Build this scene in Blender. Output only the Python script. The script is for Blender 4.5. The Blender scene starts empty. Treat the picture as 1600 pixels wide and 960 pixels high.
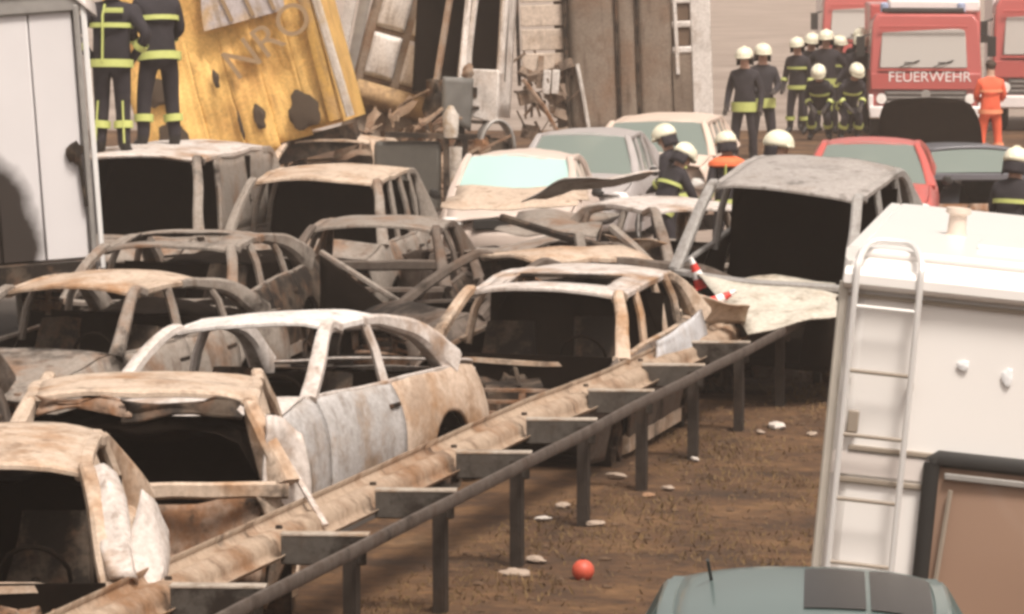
import bpy, bmesh, math, random
from mathutils import Vector, Matrix, noise, Euler
S = bpy.context.scene
COL = S.collection
R = math.radians
# ---------------------------------------------------------------- camera, sky, sun, exposure
cd = bpy.data.cameras.new("camera"); cam = bpy.data.objects.new("camera", cd); COL.objects.link(cam)
cd.sensor_width = 36.0; cd.lens = 157.5; cd.clip_start = 0.5; cd.clip_end = 3000
cam.location = (0, 0, 3.8); cam.rotation_euler = (R(90) - math.atan(560/7000), 0, 0)
S.camera = cam
SUN_EL, SUN_AZ = 60, 152          # azimuth clockwise from +Y
W = bpy.data.worlds.new("World"); S.world = W; W.use_nodes = True
nt = W.node_tree; nt.nodes.clear()
sky = nt.nodes.new("ShaderNodeTexSky"); sky.sky_type = 'NISHITA'; sky.sun_disc = False
sky.sun_elevation = R(SUN_EL); sky.sun_rotation = R(SUN_AZ); sky.dust_density = 5.0; sky.ozone_density = 1.0
hs = nt.nodes.new("ShaderNodeHueSaturation"); hs.inputs["Saturation"].default_value = 0.12
tint = nt.nodes.new("ShaderNodeMix"); tint.data_type = 'RGBA'; tint.blend_type = 'MULTIPLY'; tint.inputs[0].default_value = 1
tint.inputs[7].default_value = (1.0, 0.9, 0.82, 1)
bg = nt.nodes.new("ShaderNodeBackground"); bg.inputs[1].default_value = 0.072
wo = nt.nodes.new("ShaderNodeOutputWorld")
nt.links.new(sky.outputs[0], hs.inputs["Color"]); nt.links.new(hs.outputs[0], tint.inputs[6])
nt.links.new(tint.outputs[2], bg.inputs[0]); nt.links.new(bg.outputs[0], wo.inputs[0])
sd = bpy.data.lights.new("sun", 'SUN'); sd.energy = 1.5; sd.angle = R(14); sd.color = (1.0, 0.93, 0.85)
sun = bpy.data.objects.new("sun", sd); COL.objects.link(sun)
az, el = R(SUN_AZ), R(SUN_EL)
sun.rotation_euler = Vector((math.sin(az)*math.cos(el), math.cos(az)*math.cos(el), math.sin(el))).to_track_quat('Z', 'Y').to_euler()
S.view_settings.view_transform = 'Standard'; S.view_settings.look = 'None'
S.view_settings.exposure = 1.22; S.view_settings.gamma = 1.0
S.render.engine = 'CYCLES'
S.cycles.use_denoising = True
S.cycles.max_bounces = 6; S.cycles.diffuse_bounces = 3; S.cycles.glossy_bounces = 2; S.cycles.transmission_bounces = 5
S.cycles.volume_bounces = 1
S.cycles.filter_width = 3.2
# ---------------------------------------------------------------- materials
def newmat(name):
    m = bpy.data.materials.new(name); m.use_nodes = True
    n = m.node_tree.nodes; b = n["Principled BSDF"]
    return m, m.node_tree, b
def L3(c): return (c[0], c[1], c[2], 1)
def plain(name, col, rough=0.6, metal=0.0, var=0.25, scale=8.0, bump=0.05, coat=0):
    m, t, b = newmat(name)
    tc = t.nodes.new("ShaderNodeTexCoord")
    nz = t.nodes.new("ShaderNodeTexNoise"); nz.inputs["Scale"].default_value = scale; nz.inputs["Detail"].default_value = 6
    t.links.new(tc.outputs["Object"], nz.inputs["Vector"])
    mx = t.nodes.new("ShaderNodeMix"); mx.data_type = 'RGBA'
    mx.inputs[6].default_value = L3([c*(1-var) for c in col]); mx.inputs[7].default_value = L3([min(1, c*(1+var)) for c in col])
    t.links.new(nz.outputs[0], mx.inputs[0]); t.links.new(mx.outputs[2], b.inputs["Base Color"])
    b.inputs["Roughness"].default_value = rough; b.inputs["Metallic"].default_value = metal
    if coat: b.inputs["Coat Weight"].default_value = coat
    if bump:
        bp = t.nodes.new("ShaderNodeBump"); bp.inputs["Strength"].default_value = bump*4; bp.inputs["Distance"].default_value = 0.01
        t.links.new(nz.outputs[0], bp.inputs["Height"]); t.links.new(bp.outputs[0], b.inputs["Normal"])
    return m
def burnt(name, seed, pale, rust, soot=(0.02, 0.014, 0.01), wr=0.5, ws=0.4, scale=1.7, rough=0.75):
    """fire-stripped sheet metal: ash-pale ground, rust patches, soot patches, streaks and speckle"""
    m, t, b = newmat(name); N = t.nodes; K = t.links
    tc = N.new("ShaderNodeTexCoord"); mp = N.new("ShaderNodeMapping"); mp.inputs["Location"].default_value = (seed*3.7, seed*1.9, seed*5.1)
    K.new(tc.outputs["Object"], mp.inputs["Vector"])
    def nz(sc, det=7, rg=0.62, vec=None):
        n = N.new("ShaderNodeTexNoise"); n.inputs["Scale"].default_value = sc; n.inputs["Detail"].default_value = det; n.inputs["Roughness"].default_value = rg
        K.new(vec or mp.outputs[0], n.inputs["Vector"]); return n
    def ramp(src, lo, hi):
        r = N.new("ShaderNodeMapRange"); r.inputs[1].default_value = lo; r.inputs[2].default_value = hi; r.clamp = True
        K.new(src, r.inputs[0]); return r.outputs[0]
    def mix(f, a, bb, mode='MIX'):
        x = N.new("ShaderNodeMix"); x.data_type = 'RGBA'; x.blend_type = mode
        for i, v in ((0, f), (6, a), (7, bb)):
            if isinstance(v, (tuple, list)): x.inputs[i].default_value = L3(v)
            elif isinstance(v, (int, float)): x.inputs[i].default_value = v
            else: K.new(v, x.inputs[i])
        return x.outputs[2]
    n1, n2, n3 = nz(scale), nz(scale*1.35), nz(28, 4)
    mp2 = N.new("ShaderNodeMapping"); mp2.inputs["Scale"].default_value = (7, 7, 0.9); mp2.inputs["Location"].default_value = (seed, 3, 1)
    K.new(tc.outputs["Object"], mp2.inputs["Vector"]); n4 = nz(1.0, 5, 0.6, mp2.outputs[0])
    mp3 = N.new("ShaderNodeMapping"); mp3.inputs["Location"].default_value = (seed*2.2+9, 4, seed); K.new(tc.outputs["Object"], mp3.inputs["Vector"])
    n5 = nz(scale*0.8, 8, 0.7, mp3.outputs[0])
    n6 = nz(3.6, 7, 0.7, mp3.outputs[0])
    c = mix(ramp(n1.outputs[0], 0.62-0.25*wr, 0.78-0.25*wr), pale, rust)
    c = mix(ramp(n2.outputs[0], 0.52, 0.75), c, [p*0.55+r*0.15 for p, r in zip(pale, rust)])
    c = mix(ramp(n6.outputs[0], 0.54, 0.80), c, [p*0.72 for p in rust])
    c = mix(ramp(n4.outputs[0], 0.56, 0.78), c, [r*0.45 for r in rust])
    c = mix(ramp(n5.outputs[0], 0.70-0.3*ws, 0.82-0.3*ws), c, soot)
    c = mix(ramp(n3.outputs[0], 0.35, 0.7), c, (0.72, 0.70, 0.68), 'MULTIPLY')
    K.new(c, b.inputs["Base Color"]); b.inputs["Roughness"].default_value = rough; b.inputs["Metallic"].default_value = 0.1
    b.inputs["Specular IOR Level"].default_value = 0.3
    bp = N.new("ShaderNodeBump"); bp.inputs["Strength"].default_value = 0.22; bp.inputs["Distance"].default_value = 0.02
    K.new(n6.outputs[0], bp.inputs["Height"]); K.new(bp.outputs[0], b.inputs["Normal"])
    return m
def glass(name, col, rough=0.08, trans=0.55):
    m, t, b = newmat(name)
    b.inputs["Base Color"].default_value = L3(col); b.inputs["Roughness"].default_value = rough
    b.inputs["Transmission Weight"].default_value = trans; b.inputs["IOR"].default_value = 1.3
    return m
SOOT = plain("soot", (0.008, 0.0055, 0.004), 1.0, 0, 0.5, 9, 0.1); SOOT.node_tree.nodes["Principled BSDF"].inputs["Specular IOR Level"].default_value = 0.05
CHAR = burnt("charred_iron", 41, (0.10, 0.075, 0.055), (0.13, 0.07, 0.04), wr=0.6, ws=0.9, scale=5)
RUSTY = burnt("rusted_iron", 42, (0.34, 0.25, 0.19), (0.24, 0.12, 0.06), wr=0.9, ws=0.6, scale=5)
BLACK = plain("black_plastic", (0.02, 0.018, 0.016), 0.6)
TYRE = plain("tyre_rubber", (0.02, 0.02, 0.02), 0.9)
WHITE = plain("white_paint", (0.78, 0.76, 0.74), 0.35, 0, 0.05, 3, 0.0, 0.3)
STEEL = plain("grey_steel", (0.34, 0.32, 0.30), 0.5, 0.4, 0.3)
# ---------------------------------------------------------------- mesh helpers
def smoothpath(pts, n=6):
    pts = [Vector(p) for p in pts]
    if len(pts) < 3: return pts
    out = []
    P = [2*pts[0]-pts[1]] + pts + [2*pts[-1]-pts[-2]]
    for i in range(1, len(P)-2):
        for k in range(n):
            t = k/n; a, b, c, d = P[i-1], P[i], P[i+1], P[i+2]
            out.append(0.5*((2*b)+(-a+c)*t+(2*a-5*b+4*c-d)*t*t+(-a+3*b-3*c+d)*t**3))
    out.append(pts[-1]); return out
class MB:
    def __init__(s): s.v = []; s.f = []
    def add(s, v, f):
        o = len(s.v); s.v += [tuple(p) for p in v]; s.f += [tuple(i+o for i in q) for q in f]; return s
    def grid(s, fn, nu, nv, skip=None):
        v = [fn(i/nu, j/nv) for i in range(nu+1) for j in range(nv+1)]
        f = [(i*(nv+1)+j, (i+1)*(nv+1)+j, (i+1)*(nv+1)+j+1, i*(nv+1)+j+1) for i in range(nu) for j in range(nv)
             if not (skip and skip((i+.5)/nu, (j+.5)/nv))]
        return s.add(v, f)
    def box(s, c, d, rot=None, taper=1.0):
        x, y, z = [k/2 for k in d]; c = Vector(c)
        v = [Vector((i*x*(taper if k > 0 else 1), j*y*(taper if k > 0 else 1), k*z)) for i in (-1, 1) for j in (-1, 1) for k in (-1, 1)]
        if rot: M = Euler(rot).to_matrix(); v = [M @ p for p in v]
        return s.add([p+c for p in v], [(0, 1, 3, 2), (4, 6, 7, 5), (0, 4, 5, 1), (2, 3, 7, 6), (0, 2, 6, 4), (1, 5, 7, 3)])
    def tube(s, pts, r, n=8, cap=True):
        return s.sweep(pts, r*2, r*2, n, cap, 2.0)
    def sweep(s, pts, w, h, n=8, cap=True, e=3.5, up=(0, 0, 1)):
        """rounded-rectangle section: w across (horizontal), h along the other normal; w,h may be functions of t"""
        pts = [Vector(p) for p in pts]; m = len(pts); v = []; up = Vector(up); last = None
        for i, p in enumerate(pts):
            d = (pts[min(i+1, m-1)] - pts[max(i-1, 0)]).normalized()
            a = d.cross(up)
            if a.length < 0.15: a = last if last else Vector((1, 0, 0))
            a = (a - d*a.dot(d)).normalized()
            if last and a.dot(last) < 0: a = -a
            last = a; b = a.cross(d).normalized()
            t = i/max(1, m-1); ww = w(t) if callable(w) else w; hh = h(t) if callable(h) else h
            for k in range(n):
                q = 2*math.pi*(k+.5)/n; c, sn = math.cos(q), math.sin(q)
                c = math.copysign(abs(c)**(2/e), c); sn = math.copysign(abs(sn)**(2/e), sn)
                v.append(p + a*c*ww/2 + b*sn*hh/2)
        f = [(i*n+k, i*n+(k+1) % n, (i+1)*n+(k+1) % n, (i+1)*n+k) for i in range(m-1) for k in range(n)]
        if cap: f += [tuple(range(n))[::-1], tuple((m-1)*n+k for k in range(n))]
        return s.add(v, f)
    def lathe(s, prof, c=(0, 0, 0), axis='Z', n=20, rot=None):
        v = []; c = Vector(c); M = Euler(rot).to_matrix() if rot else None
        for r, h in prof:
            for k in range(n):
                a = 2*math.pi*k/n; x, y = r*math.cos(a), r*math.sin(a)
                p = {'Z': (x, y, h), 'Y': (x, h, y), 'X': (h, x, y)}[axis]; p = Vector(p)
                v.append((M @ p if M else p) + c)
        m = len(prof)
        f = [(i*n+k, i*n+(k+1) % n, (i+1)*n+(k+1) % n, (i+1)*n+k) for i in range(m-1) for k in range(n)]
        return s.add(v, f)
    def poly(s, pts, ext):
        """flat outline pts extruded by vector ext"""
        n = len(pts); e = Vector(ext); v = [Vector(p) for p in pts] + [Vector(p)+e for p in pts]
        f = [tuple(range(n))[::-1], tuple(range(n, 2*n))] + [(i, (i+1) % n, n+(i+1) % n, n+i) for i in range(n)]
        return s.add(v, f)
    def lump(s, c, r, seed=0, n=10, sq=(1, 1, 1)):
        c = Vector(c); v = []
        for i in range(n+1):
            for j in range(n):
                th = math.pi*i/n; ph = 2*math.pi*j/n
                d = Vector((math.sin(th)*math.cos(ph), math.sin(th)*math.sin(ph), math.cos(th)))
                k = r*(1+0.5*noise.noise(d*1.6+Vector((seed*3.1, seed, 0))))
                v.append(c+Vector((d.x*k*sq[0], d.y*k*sq[1], d.z*k*sq[2])))
        return s.add(v, [(i*n+j, i*n+(j+1) % n, (i+1)*n+(j+1) % n, (i+1)*n+j) for i in range(n) for j in range(n)])
    def warp(s, fn): s.v = [tuple(fn(Vector(p))) for p in s.v]; return s
    def mesh(s, name):
        m = bpy.data.meshes.new(name); m.from_pydata(s.v, [], s.f); m.validate(); m.update(); return m
    def build(s, name, mat, parent=None, solid=0, smooth=True, angle=38, bevel=0, off=-1, inner=None):
        m = s.mesh(name)
        bm = bmesh.new(); bm.from_mesh(m); bmesh.ops.recalc_face_normals(bm, faces=bm.faces) if not solid else None
        bm.to_mesh(m); bm.free()
        m.materials.append(mat); o = bpy.data.objects.new(name, m); COL.objects.link(o)
        if parent: o.parent = parent
        if smooth:
            m.polygons.foreach_set("use_smooth", [True]*len(m.polygons)); m.set_sharp_from_angle(angle=R(angle))
        if solid:
            k = o.modifiers.new("thick", 'SOLIDIFY'); k.thickness = solid; k.offset = off
            if inner: m.materials.append(inner); k.material_offset = 1
        if bevel:
            k = o.modifiers.new("bevel", 'BEVEL'); k.width = bevel; k.segments = 2; k.limit_method = 'ANGLE'; k.angle_limit = R(40)
        return o
def tag(o, label, cat, group=None, kind=None):
    o["label"] = label; o["category"] = cat
    if group: o["group"] = group
    if kind: o["kind"] = kind
    return o
def thing(name, label, cat, loc=(0, 0, 0), rot=(0, 0, 0), group=None):
    o = bpy.data.objects.new(name, None); COL.objects.link(o); o.empty_display_size = 0.2
    o.location = loc; o.rotation_euler = rot
    return tag(o, label, cat, group)
def text(name, body, size, mat, parent, loc, rot, ext=0.004, sx=1.0):
    c = bpy.data.curves.new(name, 'FONT'); c.body = body; c.size = size; c.extrude = ext; c.align_x = 'CENTER'; c.align_y = 'CENTER'
    tmp = bpy.data.objects.new(name, c); COL.objects.link(tmp)
    me = bpy.data.meshes.new_from_object(tmp.evaluated_get(bpy.context.evaluated_depsgraph_get())); bpy.data.objects.remove(tmp)
    me.name = name; me.materials.clear(); me.materials.append(mat)
    o = bpy.data.objects.new(name, me); COL.objects.link(o); o.parent = parent
    o.location = loc; o.rotation_euler = rot; o.scale = (sx, 1, 1); return o
def lerp(a, b, t): return a+(b-a)*t
def clamp(x, a=0., b=1.): return max(a, min(b, x))
# ---------------------------------------------------------------- setting: ground
def clamp(x, a=0., b=1.): return max(a, min(b, x))
def ground_z(x, y):
    xr = -6.17 + 0.2268*y                      # guardrail line
    d = x - xr - 0.3
    z = 0.0
    if d > 0 and y < 60: z -= 0.03*clamp(d, 0, 1) + 0.05*max(0, d-1.2)*clamp((60-y)/25)
    return z + far_rise(y)
def far_rise(y): t = clamp((y-64)/14); return .22*t*t*(3-2*t)
def rail_x(y): return -6.16 + 0.2268*y
def make_ground():
    ys = [6, 9, 12] + [14+0.6*k for k in range(48)] + [44+2*k for k in range(40)] + [130, 150, 180, 230, 300, 420, 700, 1200, 2500]
    xs = [-1500, -300, -90, -40, -20] + [-12+0.6*k for k in range(54)] + [24, 30, 40, 60, 120, 400, 1500]
    mb = MB(); v = [(x, y, ground_z(x, y) if -14 < x < 24 else ground_z(20.4, y) if x > 0 else 0) for y in ys for x in xs]; n = len(xs)
    mb.add(v, [(i*n+j, i*n+j+1, (i+1)*n+j+1, (i+1)*n+j) for i in range(len(ys)-1) for j in range(n-1)])
    m, t, b = newmat("dead_verge_soil"); N = t.nodes; K = t.links
    tc = N.new("ShaderNodeTexCoord")
    def nz(sc, d=8, r=0.65):
        a = N.new("ShaderNodeTexNoise"); a.inputs["Scale"].default_value = sc; a.inputs["Detail"].default_value = d; a.inputs["Roughness"].default_value = r
        K.new(tc.outputs["Object"], a.inputs["Vector"]); return a
    def cr(src, stops):
        c = N.new("ShaderNodeValToRGB"); e = c.color_ramp.elements
        while len(e) < len(stops): e.new(0.5)
        for q, (p, col) in zip(e, stops): q.position = p; q.color = L3(col)
        K.new(src, c.inputs[0]); return c.outputs[0]
    a = cr(nz(1.1).outputs[0], [(0.3, (0.028, 0.016, 0.007)), (0.46, (0.085, 0.043, 0.018)), (0.6, (0.15, 0.082, 0.035)), (0.78, (0.23, 0.15, 0.085))])
    g = cr(nz(9, 6).outputs[0], [(0.3, (0.45, 0.42, 0.38)), (0.7, (1.25, 1.15, 1.05))])
    mx = N.new("ShaderNodeMix"); mx.data_type = 'RGBA'; mx.blend_type = 'MULTIPLY'; mx.inputs[0].default_value = 1
    K.new(a, mx.inputs[6]); K.new(g, mx.inputs[7]); K.new(mx.outputs[2], b.inputs["Base Color"]); b.inputs["Roughness"].default_value = 0.95
    bp = N.new("ShaderNodeBump"); bp.inputs["Distance"].default_value = 0.06; bp.inputs["Strength"].default_value = 0.8
    K.new(nz(6, 8).outputs[0], bp.inputs["Height"]); K.new(bp.outputs[0], b.inputs["Normal"])
    o = mb.build("ground", m); o["kind"] = "structure"
    # road sheet, 4 mm above
    road = MB(); ys = [10, 14, 20, 26, 32, 38, 44, 50, 56, 60, 66, 74, 90, 120, 180, 300, 600, 1500]
    for w0, w1 in [(-11, -1.5)]:
        v = []
        for y in ys:
            xr = rail_x(y); wide = clamp((y-50)/18)*(14+.3*y); wl = clamp((y-36)/20)*(6+.5*y)
            for k in range(13): v.append((lerp(xr+w0-wl, xr+w1+wide, k/12), y, 0.004+far_rise(y)))
        road.add(v, [(i*13+k, i*13+k+1, (i+1)*13+k+1, (i+1)*13+k) for i in range(len(ys)-1) for k in range(12)])
    m, t, b = newmat("ash_covered_asphalt"); N = t.nodes; K = t.links; tc = N.new("ShaderNodeTexCoord")
    c = cr_ = None
    def nz2(sc, d=8, r=0.65):
        a = N.new("ShaderNodeTexNoise"); a.inputs["Scale"].default_value = sc; a.inputs["Detail"].default_value = d; a.inputs["Roughness"].default_value = r
        K.new(tc.outputs["Object"], a.inputs["Vector"]); return a
    c = N.new("ShaderNodeValToRGB"); e = c.color_ramp.elements
    e[0].position = 0.35; e[0].color = (0.20, 0.155, 0.125, 1); e[1].position = 0.7; e[1].color = (0.36, 0.29, 0.245, 1)
    K.new(nz2(0.25).outputs[0], c.inputs[0])
    # the burnt stretch of the carriageway under the wrecks is black with soot, its edge broken up by noise
    sx = N.new("ShaderNodeSeparateXYZ"); K.new(tc.outputs["Object"], sx.inputs[0])
    ns = nz2(0.35); ad = N.new("ShaderNodeMath"); ad.operation = 'MULTIPLY_ADD'; K.new(ns.outputs[0], ad.inputs[0]); ad.inputs[1].default_value = 16; K.new(sx.outputs[1], ad.inputs[2])
    mr = N.new("ShaderNodeMapRange"); K.new(ad.outputs[0], mr.inputs[0]); mr.inputs[1].default_value = 55; mr.inputs[2].default_value = 66
    mx = N.new("ShaderNodeMix"); mx.data_type = 'RGBA'; K.new(mr.outputs[0], mx.inputs[0]); K.new(c.outputs[0], mx.inputs[7]); mx.inputs[6].default_value = (0.035, 0.027, 0.021, 1)
    K.new(mx.outputs[2], b.inputs["Base Color"]); b.inputs["Roughness"].default_value = 0.8
    o = road.build("road", m); o["kind"] = "structure"
make_ground()
# ---------------------------------------------------------------- guardrail
BEAM = burnt("guardrail_beam_rust", 3, (0.44, 0.335, 0.25), (0.27, 0.15, 0.08), wr=0.5, ws=0.42, scale=1.6)
POST = burnt("guardrail_post_soot", 5, (0.04, 0.031, 0.025), (0.05, 0.03, 0.018), wr=0.4, ws=0.6, scale=4)
BAND = burnt("guardrail_band", 7, (0.13, 0.105, 0.09), (0.09, 0.06, 0.045), wr=0.4, ws=0.4, scale=5)
FLANGE = burnt("guardrail_flange", 9, (.46, .40, .34), (.36, .26, .18), wr=.4, ws=.1, scale=4)
SPACER = burnt("guardrail_spacer", 8, (0.085, 0.075, 0.065), (0.07, 0.048, 0.035), wr=0.4, ws=0.6, scale=4)
def make_guardrail():
    root = thing("guardrail", "long scorched steel guardrail with spacer arms running beside the burnt cars", "guardrail", (0.06, 27.44, 0))
    st = Vector((0.44, 1.94, 0)); d = st.normalized(); left = Vector((-d.y, d.x, 0))
    rnd = random.Random(4)
    bolt0 = None
    for k in range(-5, 12):
        c = st*k
        mb = MB()     # C-section post
        g = ground_z(c.x+.06, c.y+27.44)-.1
        top = 0.66
        for cx, w, dd in ((0, .012, .10), (.028, .056, .012), (.028, .056, .012)):
            pass
        mb.box((0, 0, (top+g)/2), (.012, .10, top-g)); mb.box((.034, .056, (top+g)/2), (.056, .012, top-g)); mb.box((.034, -.056, (top+g)/2), (.056, .012, top-g))
        M = Matrix.Rotation(math.atan2(left.y, left.x), 3, 'Z') @ Matrix.Rotation(R(rnd.uniform(-1.2, 1.2)), 3, 'X')
        mb.warp(lambda p: (M @ p) + c)
        mb.build("post", POST, root)
        # spacer arm: pressed box, open below, with a raised top flange
        mb = MB(); a = -0.05; e = 0.40
        mb.box(((a+e)/2, 0.0, .62), (e-a, .012, .15), taper=1)
        mb.box(((a+e)/2, -.045, .545), (e-a-.02, .09, .010))
        mb.box((e, -.04, .62), (.012, .10, .15)); mb.box((e-.08, -.008, .62), (.012, .012, .10)); 
        mb.warp(lambda p: (Matrix.Rotation(math.atan2(left.y, left.x)+R(9), 3, 'Z') @ p) + c)
        so = mb.build("spacer_arm", SPACER, root, bevel=.004)
        mb = MB(); mb.box(((a+e)/2, -.045, .702), (e-a+.02, .11, .016)); mb.warp(lambda p: (Matrix.Rotation(math.atan2(left.y, left.x)+R(9), 3, 'Z') @ p) + c); mb.build("flange", FLANGE, so, bevel=.004)
        mb = MB(); mb.lathe([(0, .02), (.018, .018), (.02, 0)], (0, 0, 0), n=8); q = c+left*.43+Vector((0, 0, .725))
        mb.warp(lambda p: p+q); o = mb.build("bolt", CHAR, root)
    # W-beam in 4 m lengths, leaning out towards the cars
    prof = [(-.155, .02), (-.145, -.02), (-.10, -.03), (-.075, -.015), (-.05, .012), (0, .018), (.05, .012), (.075, -.015), (.10, -.03), (.145, -.02), (.155, .02)]
    for s in range(-3, 5):
        mb = MB(); p0 = s*2; n = 14; v = []
        for i in range(n+1):
            t = lerp(p0, p0+2.06, i/n); c = st*t + left*(.50-.10*clamp(t-1.5)+.015*noise.noise(Vector((t*.5, 1, 2)))) + Vector((0, 0, .655+.01*noise.noise(Vector((t*.6, 5, 0))) + .003*(s % 2)))
            lean = R(56+4*noise.noise(Vector((t*.5, 8, 1))))
            for h, dd in prof:
                h *= .86
                zz = h*math.cos(lean) - dd*math.sin(lean)*-1; yy = h*math.sin(lean)+(-dd)*math.cos(lean)
                v.append(c + Vector((0, 0, zz)) + left*yy)
        m = len(prof)
        mb.add(v, [(i*m+k, (i+1)*m+k, (i+1)*m+k+1, i*m+k+1) for i in range(n) for k in range(m-1)])
        mb.build("beam", BEAM, root, solid=.006, angle=60)
    pts = [st*t + Vector((0, 0, .665+.012*noise.noise(Vector((t*.9, 3, 3))))) - left*.075 for t in [-5+.25*i for i in range(67)]]
    mb = MB(); mb.sweep(pts, .035, .075, 8); mb.build("tension_band", BAND, root)
    return root
make_guardrail()
# ---------------------------------------------------------------- cars
HATCH = dict(xf=1.95, xr=-1.85, W=1.72, H=1.44, xwb=.98, zwb=.88, ywb=.70, xwt=.32, yr=.57, xrt=-1.25, xrb=-1.6, zrb=.94, yrb=.68, zb=.88, zf=.66, fa=1.25, ra=-1.25, rad=.34,
             splits=[.85, -.2, -1.0], deck=None)
SEDAN = dict(HATCH, xf=2.15, xr=-2.3, H=1.38, xwt=.15, xwb=.85, xrt=-.95, xrb=-1.65, zrb=.96, yrb=.66, deck=.96, fa=1.4, ra=-1.35, splits=[.75, -.3, -1.1])
COUPE = dict(SEDAN, zwb=.93, zb=.92, zrb=1.0, deck=1.0, W=1.76, H=1.44, xwt=.05, xwb=.80, splits=[.74, -.5], xrt=-.85, xrb=-1.6, xf=1.75)
WAGON = dict(SEDAN, W=1.66, H=1.38, xwt=.35, xwb=1.02, xrt=-1.75, xrb=-2.1, xr=-2.25, yrb=.68, zrb=.96, deck=None, splits=[.9, -.1, -.95, -1.55], xf=2.1)
MPV = dict(HATCH, W=1.8, H=1.68, xwt=.7, xwb=1.25, zwb=1.02, ywb=.73, yr=.62, zb=1.0, xrt=-1.75, xrb=-1.95, xr=-2.1, zrb=1.02, yrb=.71, xf=1.75, fa=1.1, ra=-1.35, splits=[1.0, .05, -.8, -1.35], zf=.85)
VAN = dict(MPV, W=1.9, H=1.95, xwt=1.0, xwb=1.6, zwb=1.15, ywb=.8, yr=.70, zb=1.12, zrb=1.12, yrb=.78, xrt=-2.1, xrb=-2.2, xr=-2.3, xf=2.1, fa=1.5, ra=-1.4, splits=[1.35, .45])
def make_car(name, label, sp, loc, rot, mats, cat="car", burned=True, dent=.03, seed=0, sunroof=None, hood=True, doors=True, front=True, sag=0., glassmat=None,
             lamps=True, rear=True, dark_fill=0, sidemat=None, solidside=False, extra=(), quartermat=None, seats=True, tail_open=True, engine=True, roofmat=None, skipdoor=(), group="burnt-out cars in the pile-up", thin=.075, solidrear=False):
    root = thing(name, label, cat, loc, rot, group)
    body = mats; roofm = roofmat or mats
    s = dict(sp); hw0 = s['W']/2
    sv = Vector((seed*7.3, seed*2.1, seed*4.7))
    def dn(p):
        if not dent: return p
        n = noise.noise_vector(p*1.5+sv); n2 = noise.noise_vector(p*4.3+sv)
        q = p + n*dent + n2*dent*.35
        if p.z > 1.0 and sag: q.z -= sag*max(0, (p.z-1.0))*(1+.6*noise.noise(p*.9+sv))*1.4
        return q
    def plan(x):
        c = (s['xf']+s['xr'])/2; h = (s['xf']-s['xr'])/2; t = max(0, abs(x-c)/h-.72)/.28
        return 1-.13*t*t-.05*t**6
    def top(x):
        if x >= s['xwb']: t = (x-s['xwb'])/(s['xf']-s['xwb']); return lerp(s['zb']+.01, s['zf'], t**1.6)
        if x >= s['xrb']: return lerp(s['zb'], s['zrb']-.03, (s['xwb']-x)/(s['xwb']-s['xrb']))
        return (s['deck'] or s['zrb'])-.03-.05*((s['xrb']-x)/max(.1, s['xrb']-s['xr']))**2
    def bot(x):
        z = .22
        for a in (s['fa'], s['ra']):
            d = abs(x-a)/(s['rad']+.03)
            if d < 1: z = max(z, .30+(s['rad']+.03)*math.sqrt(1-d*d)*.98)
        return z
    def side_y(x, z):
        t = clamp((z-.2)/max(.2, top(x)-.2))
        return hw0*plan(x)*(.92+.085*math.sin(math.pi*clamp(.12+t*.74))) - .065*t**5 - .012*clamp((t-.58)*14)*(1-t)
    def B(mb, nm, m, **k):
        mb.warp(dn)
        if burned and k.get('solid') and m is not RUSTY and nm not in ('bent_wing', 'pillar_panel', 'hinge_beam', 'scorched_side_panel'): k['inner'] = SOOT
        return mb.build(nm, m, root, **k)
    sides = (1, -1)
    xs = s['splits']
    for sd in sides:
        segs = [("fender", s['xf']-.04, xs[0])]
        for i in range(len(xs)-1): segs.append(("door", xs[i]-.016, xs[i+1]))
        segs.append(("quarter_panel", xs[-1]-.008, s['xr']+.02))
        for nm, x0, x1 in segs:
            if nm == "fender" and not front: continue
            if nm == "door" and (not doors or (sd, round(x0, 1)) in skipdoor): continue
            n = max(6, int(abs(x0-x1)*12))
            def fn(u, v, x0=x0, x1=x1):
                if sd < 0: u = 1-u
                x = lerp(x0, x1, u); z = lerp(bot(x), top(x), v); return Vector((x, sd*side_y(x, z), z))
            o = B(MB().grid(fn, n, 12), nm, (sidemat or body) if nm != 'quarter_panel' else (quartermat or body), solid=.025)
            if nm == "door":
                hx = x1+.12; h = MB().box((hx, sd*(side_y(hx, .8)+.012), s['zb']-.13), (.16, .025, .03)); h.warp(dn)
                h.build("door_handle", CHAR if burned else body, o, bevel=.006)
    # roof
    def rz(x, y):
        u = (x-s['xrt'])/(s['xwt']-s['xrt']); return s['H']-.05*(abs(y)/s['yr'])**2.8-.025*(2*u-1)**2-.02*u
    def ry(x): u = (x-s['xrt'])/(s['xwt']-s['xrt']); return s['yr']*(1-.05*(2*u-1)**2)
    def rf(u, v, dz=0, k=1.0):
        x = lerp(s['xrt'], s['xwt']+.02+.04*(1-(2*v-1)**2)*u, u); y = (2*v-1)*ry(x)*k; return Vector((x, y, rz(x, y)+dz))
    def skip(u, v):
        if not sunroof: return False
        return sunroof[0] < u < sunroof[1] and sunroof[2] < v < sunroof[3]
    ro = B(MB().grid(rf, 16, 14, skip), "roof", roofm, solid=.02)
    if sunroof:
        f = []
        for u, v in ((sunroof[0], sunroof[2]), (sunroof[1], sunroof[2]), (sunroof[1], sunroof[3]), (sunroof[0], sunroof[3]), (sunroof[0], sunroof[2])):
            f.append(rf(u, v, -.012))
        mb = MB(); mb.sweep(f, .03, .03, 6); mb.warp(dn); mb.build("sunroof_frame", CHAR, ro)
    ff = lambda x, y, k: Vector((x, y, k))
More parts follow.
